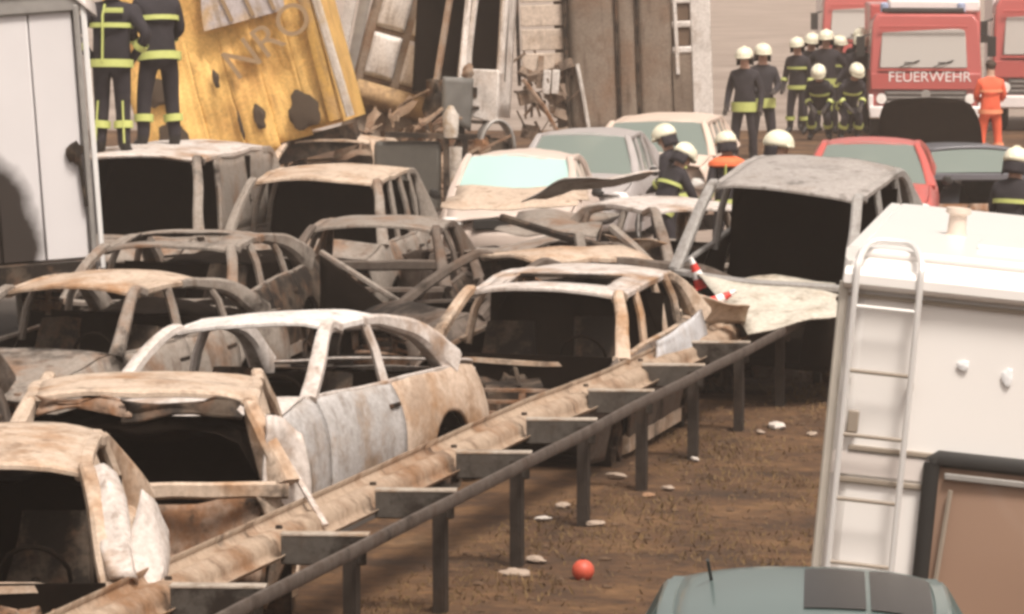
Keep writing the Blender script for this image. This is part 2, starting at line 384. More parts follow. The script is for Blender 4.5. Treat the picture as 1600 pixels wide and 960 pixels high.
    for sd in sides:
        yr = s['yr']
        pts = [(s['xwb'], sd*(s['ywb']+.06), s['zwb']-.03), (lerp(s['xwb'], s['xwt'], .5), sd*lerp(s['ywb']+.06, yr+.015, .5), lerp(s['zwb'], s['H']-.07, .52)+.01),
               (s['xwt']+.03, sd*(yr+.01), s['H']-.085), (s['xwt']-.14, sd*(yr+.02), rz(s['xwt']-.14, yr)-.03)]
        a = smoothpath(pts, 5); B(MB().sweep(a, lambda t: thin*1.55-.05*t, lambda t: thin*1.15-.02*t, 8), "windscreen_pillar", body)
        mid = [(x, sd*(ry(x)+.015), rz(x, yr)-.02) for x in [lerp(s['xwt']+.01, s['xrt']+.02, k/7) for k in range(8)]]
        B(MB().sweep(mid, .075, .06, 8), "roof_rail", roofm)
        if s['deck']:
            pts = [(s['xrt']+.4, sd*(ry(s['xrt']+.4)+.02), rz(s['xrt']+.4, yr)-.025), (s['xrt']+.05, sd*(yr+.02), rz(s['xrt']+.12, yr)-.04), (lerp(s['xrt'], s['xrb'], .5), sd*lerp(yr, s['yrb']+.06, .55), lerp(s['H']-.1, s['zrb'], .45)+.05), (s['xrb']-.05, sd*(s['yrb']+.07), s['zrb']-.02)]
        else:
            pts = [(s['xrt']+.4, sd*(ry(s['xrt']+.4)+.015), rz(s['xrt']+.4, yr)-.03), (s['xrt']+.02, sd*(yr+.015), rz(s['xrt']+.1, yr)-.055), (lerp(s['xrt'], s['xrb'], .55), sd*lerp(yr, s['yrb']+.05, .5), lerp(s['H']-.12, s['zrb'], .45)), (s['xrb'], sd*(s['yrb']+.07), s['zrb']-.04)]
        B(MB().sweep(smoothpath(pts, 5), lambda t: .08+.10*t*t, lambda t: .075+.16*t*t, 8), "rear_pillar", body)
        for i, x in enumerate(xs[1:]):
            if x < s['xrb']+.15: continue
            xt = lerp(x, (s['xwt']+s['xrt'])/2, .12) - .02
            B(MB().sweep([(x, sd*(side_y(x, top(x))-.03), top(x)-.06), (lerp(x, xt, .5), sd*lerp(side_y(x, top(x))-.02, yr+.03, .5), lerp(top(x), s['H']-.08, .5)), (xt, sd*(yr+.015), rz(xt, yr)-.02)], .055, .085 if i == 0 else .06, 6, up=(1, 0, 0)), "door_pillar", body)
        B(MB().sweep([(x, sd*(side_y(x, top(x))-.015), top(x)-.01) for x in [lerp(s['xwb']+.05, s['xrb'], k/6) for k in range(7)]], .05, .035, 6), "belt_rail", body)
        if solidside:
            def sw(u, v):
                x = lerp(xs[-1]-.05, s['xrt'] if v > .5 else s['xr']+.05, u)
                return Vector((x, sd*lerp(side_y(x, top(x))-.02, yr+.03, v), lerp(top(x)-.03, rz(clamp(x, s['xrt'], s['xwt']), yr)-.01, v)+.0))
            B(MB().grid(lambda u, v: sw(u if sd > 0 else 1-u, v), 10, 6), "side_wall", body, solid=.03)
        B(MB().sweep([(x, sd*hw0*plan(x)*.93, .24) for x in (s['fa']-s['rad'], .2, s['ra']+s['rad'])], .10, .14, 6), "sill", body)
    # header, cowl, rear beams
    B(MB().sweep([rf(.99, k/8, -.018) for k in range(9)], .06, .03, 6), "roof_header", roofm)
    B(MB().sweep([rf(0.01, k/8, -.02) for k in range(9)], .07, .035, 6), "rear_header", roofm)
    B(MB().sweep([(s['xwb']+.10*(1-(k/4-1)**2), s['ywb']*(k/4-1)*1.05, s['zwb']-.03) for k in range(9)], .14, .05, 6), "cowl", body)
    hy = lambda x: hw0*plan(x)*.86
    if hood == "up":
        ang = R(62); x0 = s['xwb']+.08
        def hf(u, v):
            y = (2*v-1)*hy(lerp(x0, s['xf']-.1, u)); l = u*(s['xf']-.1-x0)*1.05
            return Vector((x0+l*math.cos(ang), y*(1-.18*max(0, u-.6)**2*6*.4), s['zwb']+l*math.sin(ang)+.05*(1-(2*v-1)**2)-.10*max(0, abs(2*v-1)-.75)*4*u*.4))
        B(MB().grid(hf, 10, 12), "bonnet", SOOT, solid=.03)
    elif hood:
        def hf(u, v):
            x = lerp(s['xwb']+.06, s['xf']-.06, u); y = (2*v-1)*hy(x)
            return Vector((x, y, top(x)+.01+.03*(1-(2*v-1)**2)-.10*max(0, u-.85)**2*20*.15))
        B(MB().grid(hf, 12, 12), "bonnet", body, solid=.02)
    if front:
        xf = s['xf']
        if burned:
            B(MB().sweep([(xf-.02-.22*(k/4-1)**2, hw0*(k/4-1)*.86, .48) for k in range(9)], .06, .12, 6), "bumper_beam", RUSTY)
            mb = MB()
            for k in range(3): mb.sweep([(xf-.12-.16*(j/4-1)**2, hw0*(j/4-1)*.82, .62+.04*k*2-.06) for j in range(9)], .04, .03, 6)
            for y in (-.55, -.2, .2, .55): mb.box((xf-.14, y, .56), (.04, .05, .34))
            B(mb, "radiator_frame", RUSTY)
        else:
            o = B(MB().grid(lambda u, v: Vector((xf-.02-.28*abs(2*u-1)**2.5-.04*abs(v-.5)**2*4, hw0*(2*u-1)*.96, lerp(.22, .56, v))), 14, 5), "front_bumper", body, solid=.02)
            o = B(MB().grid(lambda u, v: Vector((xf-.08-.26*abs(2*u-1)**2.5-.03*v, hw0*(2*u-1)*.94, lerp(.55, top(xf)+.02, v))), 14, 3), "nose", body, solid=.02)
            g = MB().box((xf-.06, 0, .63), (.05, .75, .11)); B(g, "grille", BLACK, bevel=.01)
            for sd in sides:
                l = MB().lump((xf-.16, sd*hw0*.74, .64), .12, 1, 10, (.8, 1.3, .65)); B(l, "headlight", HEADL)
    if engine and front and burned:
        mb = MB(); r = random.Random(seed+5); xm = lerp(s['xwb'], s['xf'], .5)
        mb.box((xm, .05, .55), (.5, .42, .34), (0.1, .05, .3))
        for k in range(12): mb.lump((xm+r.uniform(-.35, .35), r.uniform(-.6, .6), r.uniform(.45, .72)), r.uniform(.06, .15), k+seed, 7)
        for k in range(7):
            a = Vector((xm+r.uniform(-.4, .4), r.uniform(-.6, .6), r.uniform(.5, .78))); b = a+Vector((r.uniform(-.3, .3), r.uniform(-.4, .4), r.uniform(-.1, .12)))
            mb.tube(smoothpath([a, (a+b)/2+Vector((0, 0, .08)), b], 4), .018, 6)
        B(mb, "engine", RUSTY if seed % 2 else CHAR)
        B(MB().box((s['xwb']+.12, 0, .55), (.03, hw0*1.7, .7)), "firewall", SOOT)
    # rear
    if rear:
        xr = s['xr']
        ztop = (top(xr)) if s['deck'] else s['zrb']
        lo = .30
        def rr(u, v): return Vector((xr+.06*abs(2*u-1)**3*2-.03*math.sin(math.pi*v)+.0, hw0*plan(xr)*(2*u-1)*.97, lerp(lo, ztop, v)))
        if s['deck']:
            B(MB().grid(rr, 12, 6), "rear_panel", body, solid=.02)
            B(MB().grid(lambda u, v: Vector((lerp(s['xrb']-.04, xr+.02, u), (2*v-1)*hw0*plan(lerp(s['xrb'], xr, u))*.88, top(lerp(s['xrb'], xr, u))+.02+.03*(1-(2*v-1)**2))), 8, 10), "boot_lid", body, solid=.02)
        elif tail_open:
            B(MB().sweep([(xr+.04*abs(k/4-1)**3*2, hw0*(k/4-1)*.93, ztop-.05) for k in range(9)], .05, .10, 6), "tailgate_beam", body)
            B(MB().grid(rr, 12, 2).warp(lambda p: Vector((p.x, p.y, .30+(p.z-.30)*.35))), "rear_panel", RUSTY, solid=.02)
        else:
            B(MB().grid(rr, 12, 6), "tailgate", body, solid=.02)
    # floor and interior
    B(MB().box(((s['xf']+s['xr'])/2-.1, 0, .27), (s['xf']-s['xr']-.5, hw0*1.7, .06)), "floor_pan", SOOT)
    if burned and seats:
        B(MB().sweep([(s['xwb']-.12, y, s['zwb']-.14+.03*math.sin(y*5)) for y in [-.66+.12*k for k in range(12)]], .10, .09, 6), "dashboard_beam", CHAR)
        for y in (.36, -.36):
            mb = MB(); x0 = s['xwb']-.95; rs = random.Random(seed*3+int(y*10)); hb = rs.uniform(.95, 1.08)
            mb.sweep(smoothpath([(x0+.48, y, .45), (x0+.02, y, .43), (x0-.10, y, .62), (x0-.22, y+rs.uniform(-.05, .05), hb)], 4), lambda t: .50-.16*max(0, t-.6)*2, .11, 8)
            for k in range(5): mb.lump((x0+rs.uniform(-.2, .45), y+rs.uniform(-.2, .2), .5+rs.uniform(0, .1)), rs.uniform(.05, .11), k+seed, 6)
            B(mb, "seat_frame", CHAR)
        mb = MB(); ring = [(.0+math.cos(a)*.05, .36+.18*math.sin(a), .0+.17*math.cos(a)) for a in [2*math.pi*k/16 for k in range(17)]]
        mb.tube([Vector((s['xwb']-.42, 0, s['zwb']-.05))+Vector(p) for p in ring], .013, 6); mb.tube([(s['xwb']-.42, .36, s['zwb']-.05), (s['xwb']-.1, .36, s['zwb']-.18)], .025, 6)
        B(mb, "steering_wheel", SOOT)
        mb = MB(); x0 = s['ra']+.35; mb.sweep([(x0, -.64, .64), (x0-.05, 0, .68), (x0, .64, .64)], .12, .62, 6); B(mb, "rear_seat_frame", SOOT)
    if dark_fill:
        x1 = s['xr']+.22; x0 = s['ra']+.55
        mb = MB(); mb.grid(lambda u, v: Vector((lerp(x0, x1, u)+.06*noise.noise(Vector((v*5, u*5, seed))), (2*v-1)*hw0*.84*(1-.1*u), (dark_fill+.10*noise.noise(Vector((u*4, v*5, seed+3))))*(1-(2*v-1)**8*.25))), 8, 12)
        mb.grid(lambda u, v: Vector((x0+.06*noise.noise(Vector((v*5, 0, seed)))-.02*u, (2*v-1)*hw0*.84, lerp(.25, dark_fill+.02, u))), 4, 12)
        B(mb, "cabin_dark_fill", SOOT)  # black mass added so the empty windows read dark
    if glassmat:
        g = MB().grid(lambda u, v: Vector((lerp(s['xwb']+.10*(1-(2*v-1)**2), s['xwt']+.03, u), (2*v-1)*lerp(s['ywb']+.03, s['yr'], u), lerp(s['zwb'], s['H']-.085+.045*(1-(2*v-1)**2), u)+.02*math.sin(math.pi*u))), 8, 10)
        B(g, "windscreen", glassmat)
        g = MB().grid(lambda u, v: Vector((lerp(s['xrb'], s['xrt'], u), (2*v-1)*lerp(s['yrb']+.04, s['yr'], u), lerp(s['zrb'], s['H']-.1+.04*(1-(2*v-1)**2), u)+.02*math.sin(math.pi*u))), 6, 8); B(g, "rear_window", glassmat)
        for sd in sides:
            g = MB().grid(lambda u, v: Vector((lerp(lerp(s['xwb']-.1, s['xrb']+.1, u), lerp(s['xwt'], s['xrt'], u), v), sd*lerp(side_y(0, .9)-.035, s['yr']+.01, v), lerp(top(lerp(s['xwb'], s['xrb'], u))-.02, s['H']-.09, v))), 10, 4)
            B(g, "side_window", glassmat)
            B(MB().lump((s['xwb']-.25, sd*(hw0+.10), s['zb']+.05), .075, 3, 8, (.5, 1, .75)), "mirror", BLACK)
        B(MB().sweep([(s['xwb']-.15, y, s['zwb']-.06) for y in (-.6, 0, .6)], .35, .1, 6), "dashboard", BLACK)
        for y in (.36, -.36): B(MB().lump((s['xwb']-1.15, y, .85), .26, 2, 10, (.45, .9, 1.35)), "seat", BLACK)
    for nm, pts, mt in extra:
        a, b, c, d = [Vector(p) for p in pts]
        mb = MB(); mb.grid(lambda u, v: a.lerp(b, u).lerp(d.lerp(c, u), v)+noise.noise_vector(Vector((u*2, v*2, seed)))*.05+Vector((.05, .05*(1 if a.y > 0 else -1), 0))*math.sin(math.pi*u), 8, 8)
        B(mb, nm, mt or body, solid=.02)
    # wheels
    for a in (s['fa'], s['ra']):
        for sd in sides:
            w = bpy.data.objects.new("wheel", None); COL.objects.link(w); w.parent = root
            zc = .31 if not burned else .27; y0 = sd*(hw0-.12)
            mb = MB()
            if not burned:
                MB().lathe([(.20, -.09), (.29, -.09), (.315, -.05), (.315, .05), (.29, .09), (.20, .09)], (a, y0, zc), 'Y', 24).build("tyre", TYRE, w)
            mb.lathe([(.03, .05*sd), (.06, .05*sd), (.17, .02*sd), (.20, .07*sd), (.22, .08*sd), (.215, 0), (.22, -.09*sd)], (a, y0, zc), 'Y', 20)
            for k in range(5):
                q = 2*math.pi*k/5; mb.sweep([(a, y0+.055*sd, zc), (a+.19*math.cos(q), y0+.06*sd, zc+.19*math.sin(q))], .05, .03, 6)
            mb.build("rim", STEEL if not burned else CHAR, w)
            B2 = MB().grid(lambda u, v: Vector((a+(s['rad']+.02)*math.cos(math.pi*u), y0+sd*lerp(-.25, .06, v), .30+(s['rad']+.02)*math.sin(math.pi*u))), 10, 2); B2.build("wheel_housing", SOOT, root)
    return root
HEADL = plain("headlight_glass", (0.75, 0.72, 0.68), 0.15, 0, .1, 3, 0)
GLC = glass("pale_windscreen_glass", (0.42, 0.60, 0.57), .45, .1)
GLR = glass("car_glass", (0.26, 0.31, 0.28), .22, .35)
tan = lambda i, **k: burnt("burnt_tan_metal", i, (0.60, 0.48, 0.38), (0.40, 0.235, 0.13), **dict(dict(wr=.6, ws=.42), **k))
pale = lambda i, **k: burnt("burnt_pale_metal", i, (0.66, 0.60, 0.56), (0.36, 0.22, 0.13), **dict(dict(wr=.35, ws=.22), **k))
grey = lambda i, **k: burnt("burnt_grey_metal", i, (0.30, 0.26, 0.225), (0.25, 0.14, 0.08), **dict(dict(wr=.45, ws=.5), **k))
dark = lambda i, **k: burnt("burnt_dark_metal", i, (0.15, 0.12, 0.10), (0.15, 0.085, 0.05), **dict(dict(wr=.4, ws=.75), **k))
r = R
make_car("burnt_hatchback", "tan burnt-out hatchback at the bottom left corner with gutted black windscreen opening", dict(HATCH, xr=-1.6, xf=1.8, ra=-1.15, xrt=-1.05, xrb=-1.4), (-2.74, 22.72, -.15), (0, r(1.4), r(-88.3)), tan(1, ws=.4), dark_fill=1.15, seed=1, hood=False, extra=(("bent_wing", [(.55, .86, 1.32), (.35, 1.0, 1.0), (.62, .98, .70), (.85, .82, .85)], pale(91, ws=0)), ("pillar_panel", [(.30, .60, 1.40), (.25, .72, 1.30), (.95, .86, .90), (1.02, .74, .92)], pale(92, ws=0)),), engine=True)
make_car("burnt_hatchback", "pale tan burnt hatchback seen from behind with its tailgate burnt away, beside the guardrail", dict(HATCH, W=1.78, yr=.62, xf=1.5, xr=-1.7, xrt=-1.32, xrb=-1.55, yrb=.72, fa=1.05), (-2.14, 26.35, -.10), (0, r(0.5), r(92)), tan(2, wr=.5, ws=.42), dark_fill=1.2, seed=2, hood=False, extra=(("bent_wing", [(-1.5, -.72, 1.30), (-1.3, -.90, 1.15), (-1.38, -.94, .50), (-1.62, -.68, .50)], pale(93, ws=0, wr=.4)), ("hinge_beam", [(-1.40, -.58, 1.36), (-1.40, .10, 1.36), (-1.43, .10, 1.29), (-1.43, -.58, 1.28)], CHAR), ("hinge_beam", [(-1.38, .05, 1.36), (-1.38, .58, 1.36), (-1.40, .58, 1.31), (-1.40, .05, 1.30)], RUSTY), ("boot_wreckage", [(-1.60, -.68, .84), (-1.58, .1, .80), (-1.66, .1, .40), (-1.70, -.68, .36)], RUSTY)), engine=False, front=True)
make_car("burnt_coupe", "whitish ash-bleached burnt coupe with long pale door above the guardrail", COUPE, (-1.70, 30.42, -.13), (r(3.0), r(-.6), r(-112)), pale(3, ws=.15, wr=.4), dark_fill=0.9, roofmat=burnt("ash_white_roof", 98, (.80, .76, .73), (.55, .44, .36), wr=.1, ws=-.1), sidemat=burnt("scorched_grey_white_door", 95, (.50, .48, .47), (.36, .27, .20), wr=.5, ws=.1, scale=2.2), quartermat=burnt("rust_streaked_quarter", 96, (.60, .47, .37), (.36, .19, .08), wr=.6, ws=.1, scale=1.3), seed=3, dent=.022)
make_car("burnt_estate", "burnt estate car with open sunroof hole and pinkish roof, hard against the guardrail", WAGON, (.31, 34.46, -.11), (r(-1), r(.6), r(-102.8)), tan(4, ws=.52, wr=.65), dark_fill=1.2, extra=(("scorched_side_panel", [(-1.95, .80, .99), (.15, .84, .93), (.15, .88, .66), (-1.95, .84, .76)], burnt("silver_white_panel", 97, (.62, .62, .64), (.5, .42, .36), wr=.2, ws=.0)),), seed=4, sunroof=(.52, .80, .12, .84), roofmat=pale(14, ws=.1, wr=.45), hood=False, dent=.022, sidemat=dark(44, ws=.5))
make_car("burnt_saloon", "grey burnt saloon with rust stained roof at the left, behind the two tan hatchbacks", SEDAN, (-3.40, 35.41, -.18), (0, r(1.7), r(-113.2)), grey(5, ws=.55), dark_fill=1.0, seed=5, roofmat=tan(15, ws=.32))
make_car("burnt_hatchback", "sooty burnt car cut off by the left edge beside the grey saloon", HATCH, (-4.28, 29.6, -.15), (0, 0, r(-88)), dark(6), seed=6)
make_car("burnt_saloon", "low burnt saloon with a long open sunroof slot, right of the white box truck", dict(SEDAN, xf=1.1, fa=.95, H=1.34, splits=[.75, -.3, -1.1], xwb=.75), (-2.95, 39.3, -.06), (r(1), r(2), r(-103)), grey(7, ws=.5), dark_fill=1.0, sidemat=CHAR, quartermat=CHAR, seed=7, sunroof=(.35, .8, .1, .85), hood=False, front=False, dent=.03)
make_car("burnt_hatchback", "blackened see-through burnt car shell between the low saloon and the tan estate", dict(HATCH, xf=1.6, xr=-1.5, fa=1.1, ra=-1.1, xrt=-1.0, xrb=-1.3), (-1.26, 42.1, -.17), (0, 0, r(-96)), dark(8, ws=.45), quartermat=CHAR, seed=8, roofmat=grey(18, ws=.2), front=False, sidemat=CHAR, hood=False, engine=False, seats=False)
make_car("burnt_people_carrier", "tall beige burnt people carrier with three empty side windows in the middle of the pile-up", MPV, (-1.90, 45.6, -.12), (0, 0, r(-97)), grey(9, ws=.42), dark_fill=1.5, seed=9, roofmat=tan(19, ws=.15, wr=.35), seats=False, engine=False)
make_car("burnt_van", "large burnt van with sagging pale roof under the two firefighters at the left", VAN, (-3.62, 45.2, -.14), (0, 0, r(-100)), grey(10, ws=.4), cat="van", dark_fill=1.8, seed=10, roofmat=pale(20, ws=.15, wr=.5), solidside=True, seats=False, engine=False)
make_car("burnt_saloon", "flat tan roofed burnt saloon turned sideways behind the estate with sooty slanting pillars", dict(SEDAN, xf=1.5, fa=1.1), (.12, 38.3, -.14), (r(0), r(0), r(-152)), dark(11), dark_fill=0.9, seed=11, roofmat=tan(21, ws=.2), dent=.04, engine=False)
make_car("car", "beige car with intact pale cyan windscreen and crumpled bonnet in front of the truck cab", dict(SEDAN, H=1.42), (.10, 53.3, -.02), (0, r(-1), r(-94.5)), plain("dusty_beige_paint", (.56, .46, .40), .5, 0, .15, 4), burned=False, glassmat=GLC, dent=.05, seed=21, group="unburnt cars caught in the pile-up")
make_car("car", "dusty grey car half hidden behind the beige car with the cyan windscreen", HATCH, (.98, 58.6, 0), (0, 0, r(-98)), plain("dusty_grey_paint", (.36, .33, .32), .5, 0, .15, 4), burned=False, glassmat=GLR, dent=.02, seed=22, group="unburnt cars caught in the pile-up")
make_car("car", "pale beige car behind the helmeted firefighters, in front of the brown trailer", dict(MPV, H=1.5), (2.1, 62.0, 0), (0, 0, r(-98)), plain("pale_beige_paint", (.60, .48, .40), .5, 0, .1, 4), burned=False, glassmat=GLR, dent=.02, seed=23, group="unburnt cars caught in the pile-up")
make_car("red_car", "intact faded red car facing the camera with dusty windscreen, behind the tilted grey car", dict(SEDAN, H=1.43), (4.5, 56.2, 0), (0, 0, r(-95.5)), plain("faded_red_paint", (.50, .10, .085), .4, 0, .12, 3, 0, .3), burned=False, glassmat=GLR, dent=.008, seed=24, group="unburnt cars caught in the pile-up")
make_car("dark_car", "dark blue grey car with its black bonnet raised, behind the red car", dict(HATCH, H=1.30, xf=2.12, xwb=.95), (6.05, 61.8, -.14), (0, 0, r(97)), plain("dark_grey_paint", (.12, .12, .135), .4, 0, .1, 3, 0, .3), burned=False, glassmat=GLR, dent=.008, seed=25, hood="up", group="unburnt cars caught in the pile-up")
make_car("burnt_hatchback", "grey fire-bleached car pushed up and tilted onto the wrecks, with wide black windscreen", dict(HATCH, W=1.78, yr=.64, H=1.58, xwb=1.02, xrt=-1.25), (2.40, 38.95, .27), (r(-4.2), r(6.4), r(-108.5)), burnt("burnt_silver_metal", 31, (.36, .345, .33), (.34, .30, .27), wr=.3, ws=.15), dark_fill=1.40, seed=31, dent=.02, seats=False, engine=False, front=False, hood=False, roofmat=burnt("burnt_silver_roof", 32, (.40, .37, .35), (.33, .29, .26), wr=.3, ws=.05))
make_car("burnt_small_car", "small white roofed burnt car between the crouching firefighters and the tilted grey car", dict(HATCH, W=1.6, xf=1.4, xr=-1.5, H=1.42, ra=-1.0, fa=.9, xrt=-1.0, xrb=-1.3, yr=.55), (1.72, 44.2, -.1), (0, 0, r(-62)), grey(33, ws=.3), seed=33, roofmat=pale(34, ws=0, wr=.2), hood=False, engine=False, front=False)
make_car("burnt_saloon", "crushed charred saloon with buckled frame and torn bonnet behind the estate car", dict(SEDAN, H=1.32, xf=1.9), (.25, 43.0, -.12), (r(4), r(-2), r(-75)), dark(35, ws=.5), seed=35, dent=.10, sag=.5, roofmat=grey(36, ws=.3), engine=True, hood=False)
make_car("burnt_saloon", "burnt car whose thin tan roof line shows behind the van and the people carrier", SEDAN, (-2.45, 61.2, -.12), (0, 0, r(-97)), tan(37), seed=37, engine=False)
# --- torn sheet metal lying on the wrecks
def sheet(name, label, cat, pts, mat, seed=0, amp=.06, group="torn sheets of metal", n=8, thick=.012):
    a, b, c, d = [Vector(p) for p in pts]; ctr = (a+b+c+d)/4
    def fn(u, v):
        p = a.lerp(b, u).lerp(d.lerp(c, u), v); q = noise.noise_vector(p*2.2+Vector((seed, seed*2, 0)))*amp
        return p+q-ctr+Vector((0, 0, .05*math.sin(math.pi*u)*math.sin(math.pi*v)))
    o = MB().grid(fn, n, n).build(name, mat, solid=thick); o.location = ctr; return tag(o, label, cat, group)
def bar(name, label, cat, pts, r_, mat, group="bent bars and struts", h=None):
    c = Vector(pts[0]); mb = MB(); mb.sweep(smoothpath([Vector(p)-c for p in pts], 5), r_*2, (h or r_*1.4), 8)
    o = mb.build(name, mat); o.location = c; return tag(o, label, cat, group)
sheet("torn_panel", "pale torn bonnet raised like a lid left of the crouching firefighters", "metal sheet", [(.08, 46.6, 1.18), (.55, 46.3, 1.42), (1.55, 46.6, 1.48), (1.2, 47.6, 1.32)], pale(51, ws=.05, wr=.3), 1, .07)
sheet("torn_panel", "beige crumpled bonnet sheet in front of the pale cyan windscreen", "metal sheet", [(-.75, 48.8, .98), (.75, 48.6, 1.0), (.85, 50.6, 1.12), (-.6, 50.8, 1.12)], tan(52, ws=.0, wr=.2), 2, .10)
sheet("torn_panel", "grey folded sheet sagging over the crushed saloon", "metal sheet", [(-.2, 44.2, 1.02), (.85, 43.9, .98), (1.05, 45.2, 1.12), (.1, 45.6, 1.15)], grey(53, ws=.1), 3, .10)
sheet("torn_panel", "tan pointed sheet sticking out right of the crushed saloon", "metal sheet", [(.9, 43.6, 1.05), (1.5, 42.8, .98), (1.25, 43.2, .85), (1.0, 43.8, .93)], tan(54, ws=.0), 4, .05)
sheet("torn_panel", "pale buckled bonnet lying below the black windscreen of the tilted grey car", "metal sheet", [(1.95, 36.6, .66), (2.72, 36.8, .78), (2.72, 38.0, .98), (1.53, 38.0, 1.06)], burnt("burnt_cream_sheet", 55, (.62, .58, .50), (.5, .40, .30), wr=.2, ws=.05), 5, .07)
sheet("torn_panel", "peach bent wing with a seam, right of the estate's rear side window", "metal sheet", [(1.5, 36.3, 1.0), (1.95, 36.6, .88), (1.9, 36.9, .70), (1.45, 36.4, .72)], tan(56, ws=.0, wr=.5), 6, .05)
sheet("torn_door", "black triangular burnt door hanging open between the coupe and the see-through shell", "car door", [(-1.72, 40.4, 1.05), (-1.05, 40.1, .55), (-1.1, 40.1, .30), (-1.75, 40.3, .35)], SOOT, 7, .03, "torn sheets of metal")
bar("bent_strut", "pale bent strut along the edge of the black hanging door", "strut", [(-1.72, 40.2, 1.08), (-1.25, 40.0, .80), (-.85, 39.9, .56)], .035, grey(57))
bar("bent_strut", "long dark buckled rail across the crushed saloon", "strut", [(-.1, 42.6, 1.25), (.5, 42.3, 1.08), (1.0, 42.0, .96), (1.35, 42.1, .78)], .05, CHAR)
bar("bent_strut", "pale diagonal pillar torn loose at the right end of the crushed saloon", "strut", [(.92, 41.6, 1.22), (1.2, 41.4, .98), (1.42, 41.2, .72)], .05, grey(58, ws=.1))
bar("bent_strut", "thin grey pillar leaning left of the pale diagonal one", "strut", [(.62, 41.7, 1.15), (.68, 41.6, .8)], .05, grey(59, ws=.1))
bar("bent_strut", "loose curved pole leaning from the tan hatchback down onto the guardrail", "strut", [(-1.32, 25.2, 1.02), (-1.20, 24.9, .85), (-1.03, 24.6, .62)], .018, pale(60))
# scattered lumps among the wrecks
rd = random.Random(9)
# ---------------------------------------------------------------- trucks
def brush(name, col, seed, streak=.35, soot=(.10, .07, .05)):
    return burnt(name, seed, col, [c*(1-streak) for c in col], soot=soot, wr=.5, ws=.2, scale=1.1, rough=.6)
# white box body at the left
t = thing("box_truck", "white scorched box truck body with black soot patch at the left edge", "truck", (-4.45, 41, .35), (0, r(-4.0), r(8)))
wm = plain("white_box_panel", (.70, .67, .67), .45, 0, .08, 1.6, .02)
n_, k_ = wm.node_tree.nodes, wm.node_tree.links; bs_ = n_["Principled BSDF"]; src_ = bs_.inputs["Base Color"].links[0].from_socket
tc_0 = n_.new("ShaderNodeTexCoord"); mp_ = n_.new("ShaderNodeMapping"); mp_.inputs["Location"].default_value = (.45, 0, -.52); mp_.inputs["Scale"].default_value = (1, 0, .69)
mp_.vector_type = 'POINT'; k_.new(tc_0.outputs["Object"], mp_.inputs[0]); ln_ = n_.new("ShaderNodeVectorMath"); ln_.operation = 'LENGTH'; k_.new(mp_.outputs[0], ln_.inputs[0])
nn_ = n_.new("ShaderNodeTexNoise"); nn_.inputs["Scale"].default_value = 2.2; nn_.inputs["Detail"].default_value = 6; k_.new(tc_0.outputs["Object"], nn_.inputs["Vector"])
ma_ = n_.new("ShaderNodeMath"); ma_.operation = 'MULTIPLY_ADD'; k_.new(nn_.outputs[0], ma_.inputs[0]); ma_.inputs[1].default_value = .35; k_.new(ln_.outputs["Value"], ma_.inputs[2])
mr_ = n_.new("ShaderNodeMapRange"); k_.new(ma_.outputs[0], mr_.inputs[0]); mr_.inputs[1].default_value = .72; mr_.inputs[2].default_value = .88
mx_ = n_.new("ShaderNodeMix"); mx_.data_type = 'RGBA'; k_.new(mr_.outputs[0], mx_.inputs[0]); mx_.inputs[6].default_value = (.03, .022, .018, 1); k_.new(src_, mx_.inputs[7]); k_.new(mx_.outputs[2], bs_.inputs["Base Color"])
for k in range(4):
    x1 = .62-.40*k
    MB().box((x1-.20, 0, 1.72), (.388, .05, 2.28)).build("door_panel", wm, t, bevel=.012)
MB().box((-.1, -.02, 2.92), (1.62, .10, .16)).build("top_rail", STEEL, t, bevel=.02)
MB().box((.66, -.03, 1.72), (.05, .10, 2.36)).build("corner_post", STEEL, t, bevel=.01); MB().box((.73, -.01, 1.72), (.05, .12, 2.5)).build("corner_post", WHITE, t, bevel=.01)
MB().box((-.1, 2.2, 1.7), (1.6, 4.2, 2.5)).build("box_body", wm, t, bevel=.02)
MB().box((-.1, 1.9, .45), (1.5, 4.4, .24)).build("chassis", CHAR, t)
mb = MB(); mb.lump((.55, -.06, 1.55), .09, 2, 8, (.8, .6, 1.2)); mb.tube([(.58, -.07, 1.6), (.62, -.07, 1.05)], .02); mb.build("door_lock", CHAR, t)
cv = MB().grid(lambda u, v: Vector((lerp(-.9, .85, u), lerp(-.10, .5, v)*1, 3.02+.18*math.sin(math.pi*v)*(.6+.5*noise.noise(Vector((u*3, v*2, 4))))-.28*max(0, u-.86)*6)), 18, 8)
cv.build("roof_tarpaulin", plain("dirty_tarpaulin", (.45, .40, .37), .7, 0, .3, 5, .1), t, solid=.02)
# yellow lorry trailer
ym = burnt("scorched_yellow_panel", 72, (.86, .54, .18), (.66, .36, .12), soot=(.20, .14, .10), wr=.5, ws=.22, scale=1.0, rough=.55)
t = thing("yellow_trailer", "leaning yellow lorry trailer with scorched grey lettering NRO behind the firefighters", "truck trailer", (-3.3, 61, .2), (0, r(-15), r(-4)))
for k in range(6):
    mb = MB(); x0 = -1.45+.46*k
    mb.grid(lambda u, v: Vector((x0+.462*u, .006*math.sin(math.pi*u)-.02-.004*(k%2)+.008*math.sin(u*25)+.16*noise.noise(Vector(((x0+.46*u)*1.3, v*2.5, 2)))+.06*noise.noise(Vector(((x0+.46*u)*4, v*8, 5))), lerp(.45+.11*k, 4.3, v))), 12, 24)
    mb.build("side_panel", ym, t, solid=.03)
MB().box((-.05, 1.5, 2.6), (2.7, 2.9, 3.3)).build("trailer_body", ym, t)
mb = MB(); mb.sweep([(1.36, -.06, 4.4), (1.38, -.08, 2.6), (1.42, -.06, 1.0)], .12, .10, 8); mb.build("corner_post", burnt("pale_post", 73, (.62, .56, .5), (.5, .36, .2), wr=.6, ws=.05), t)
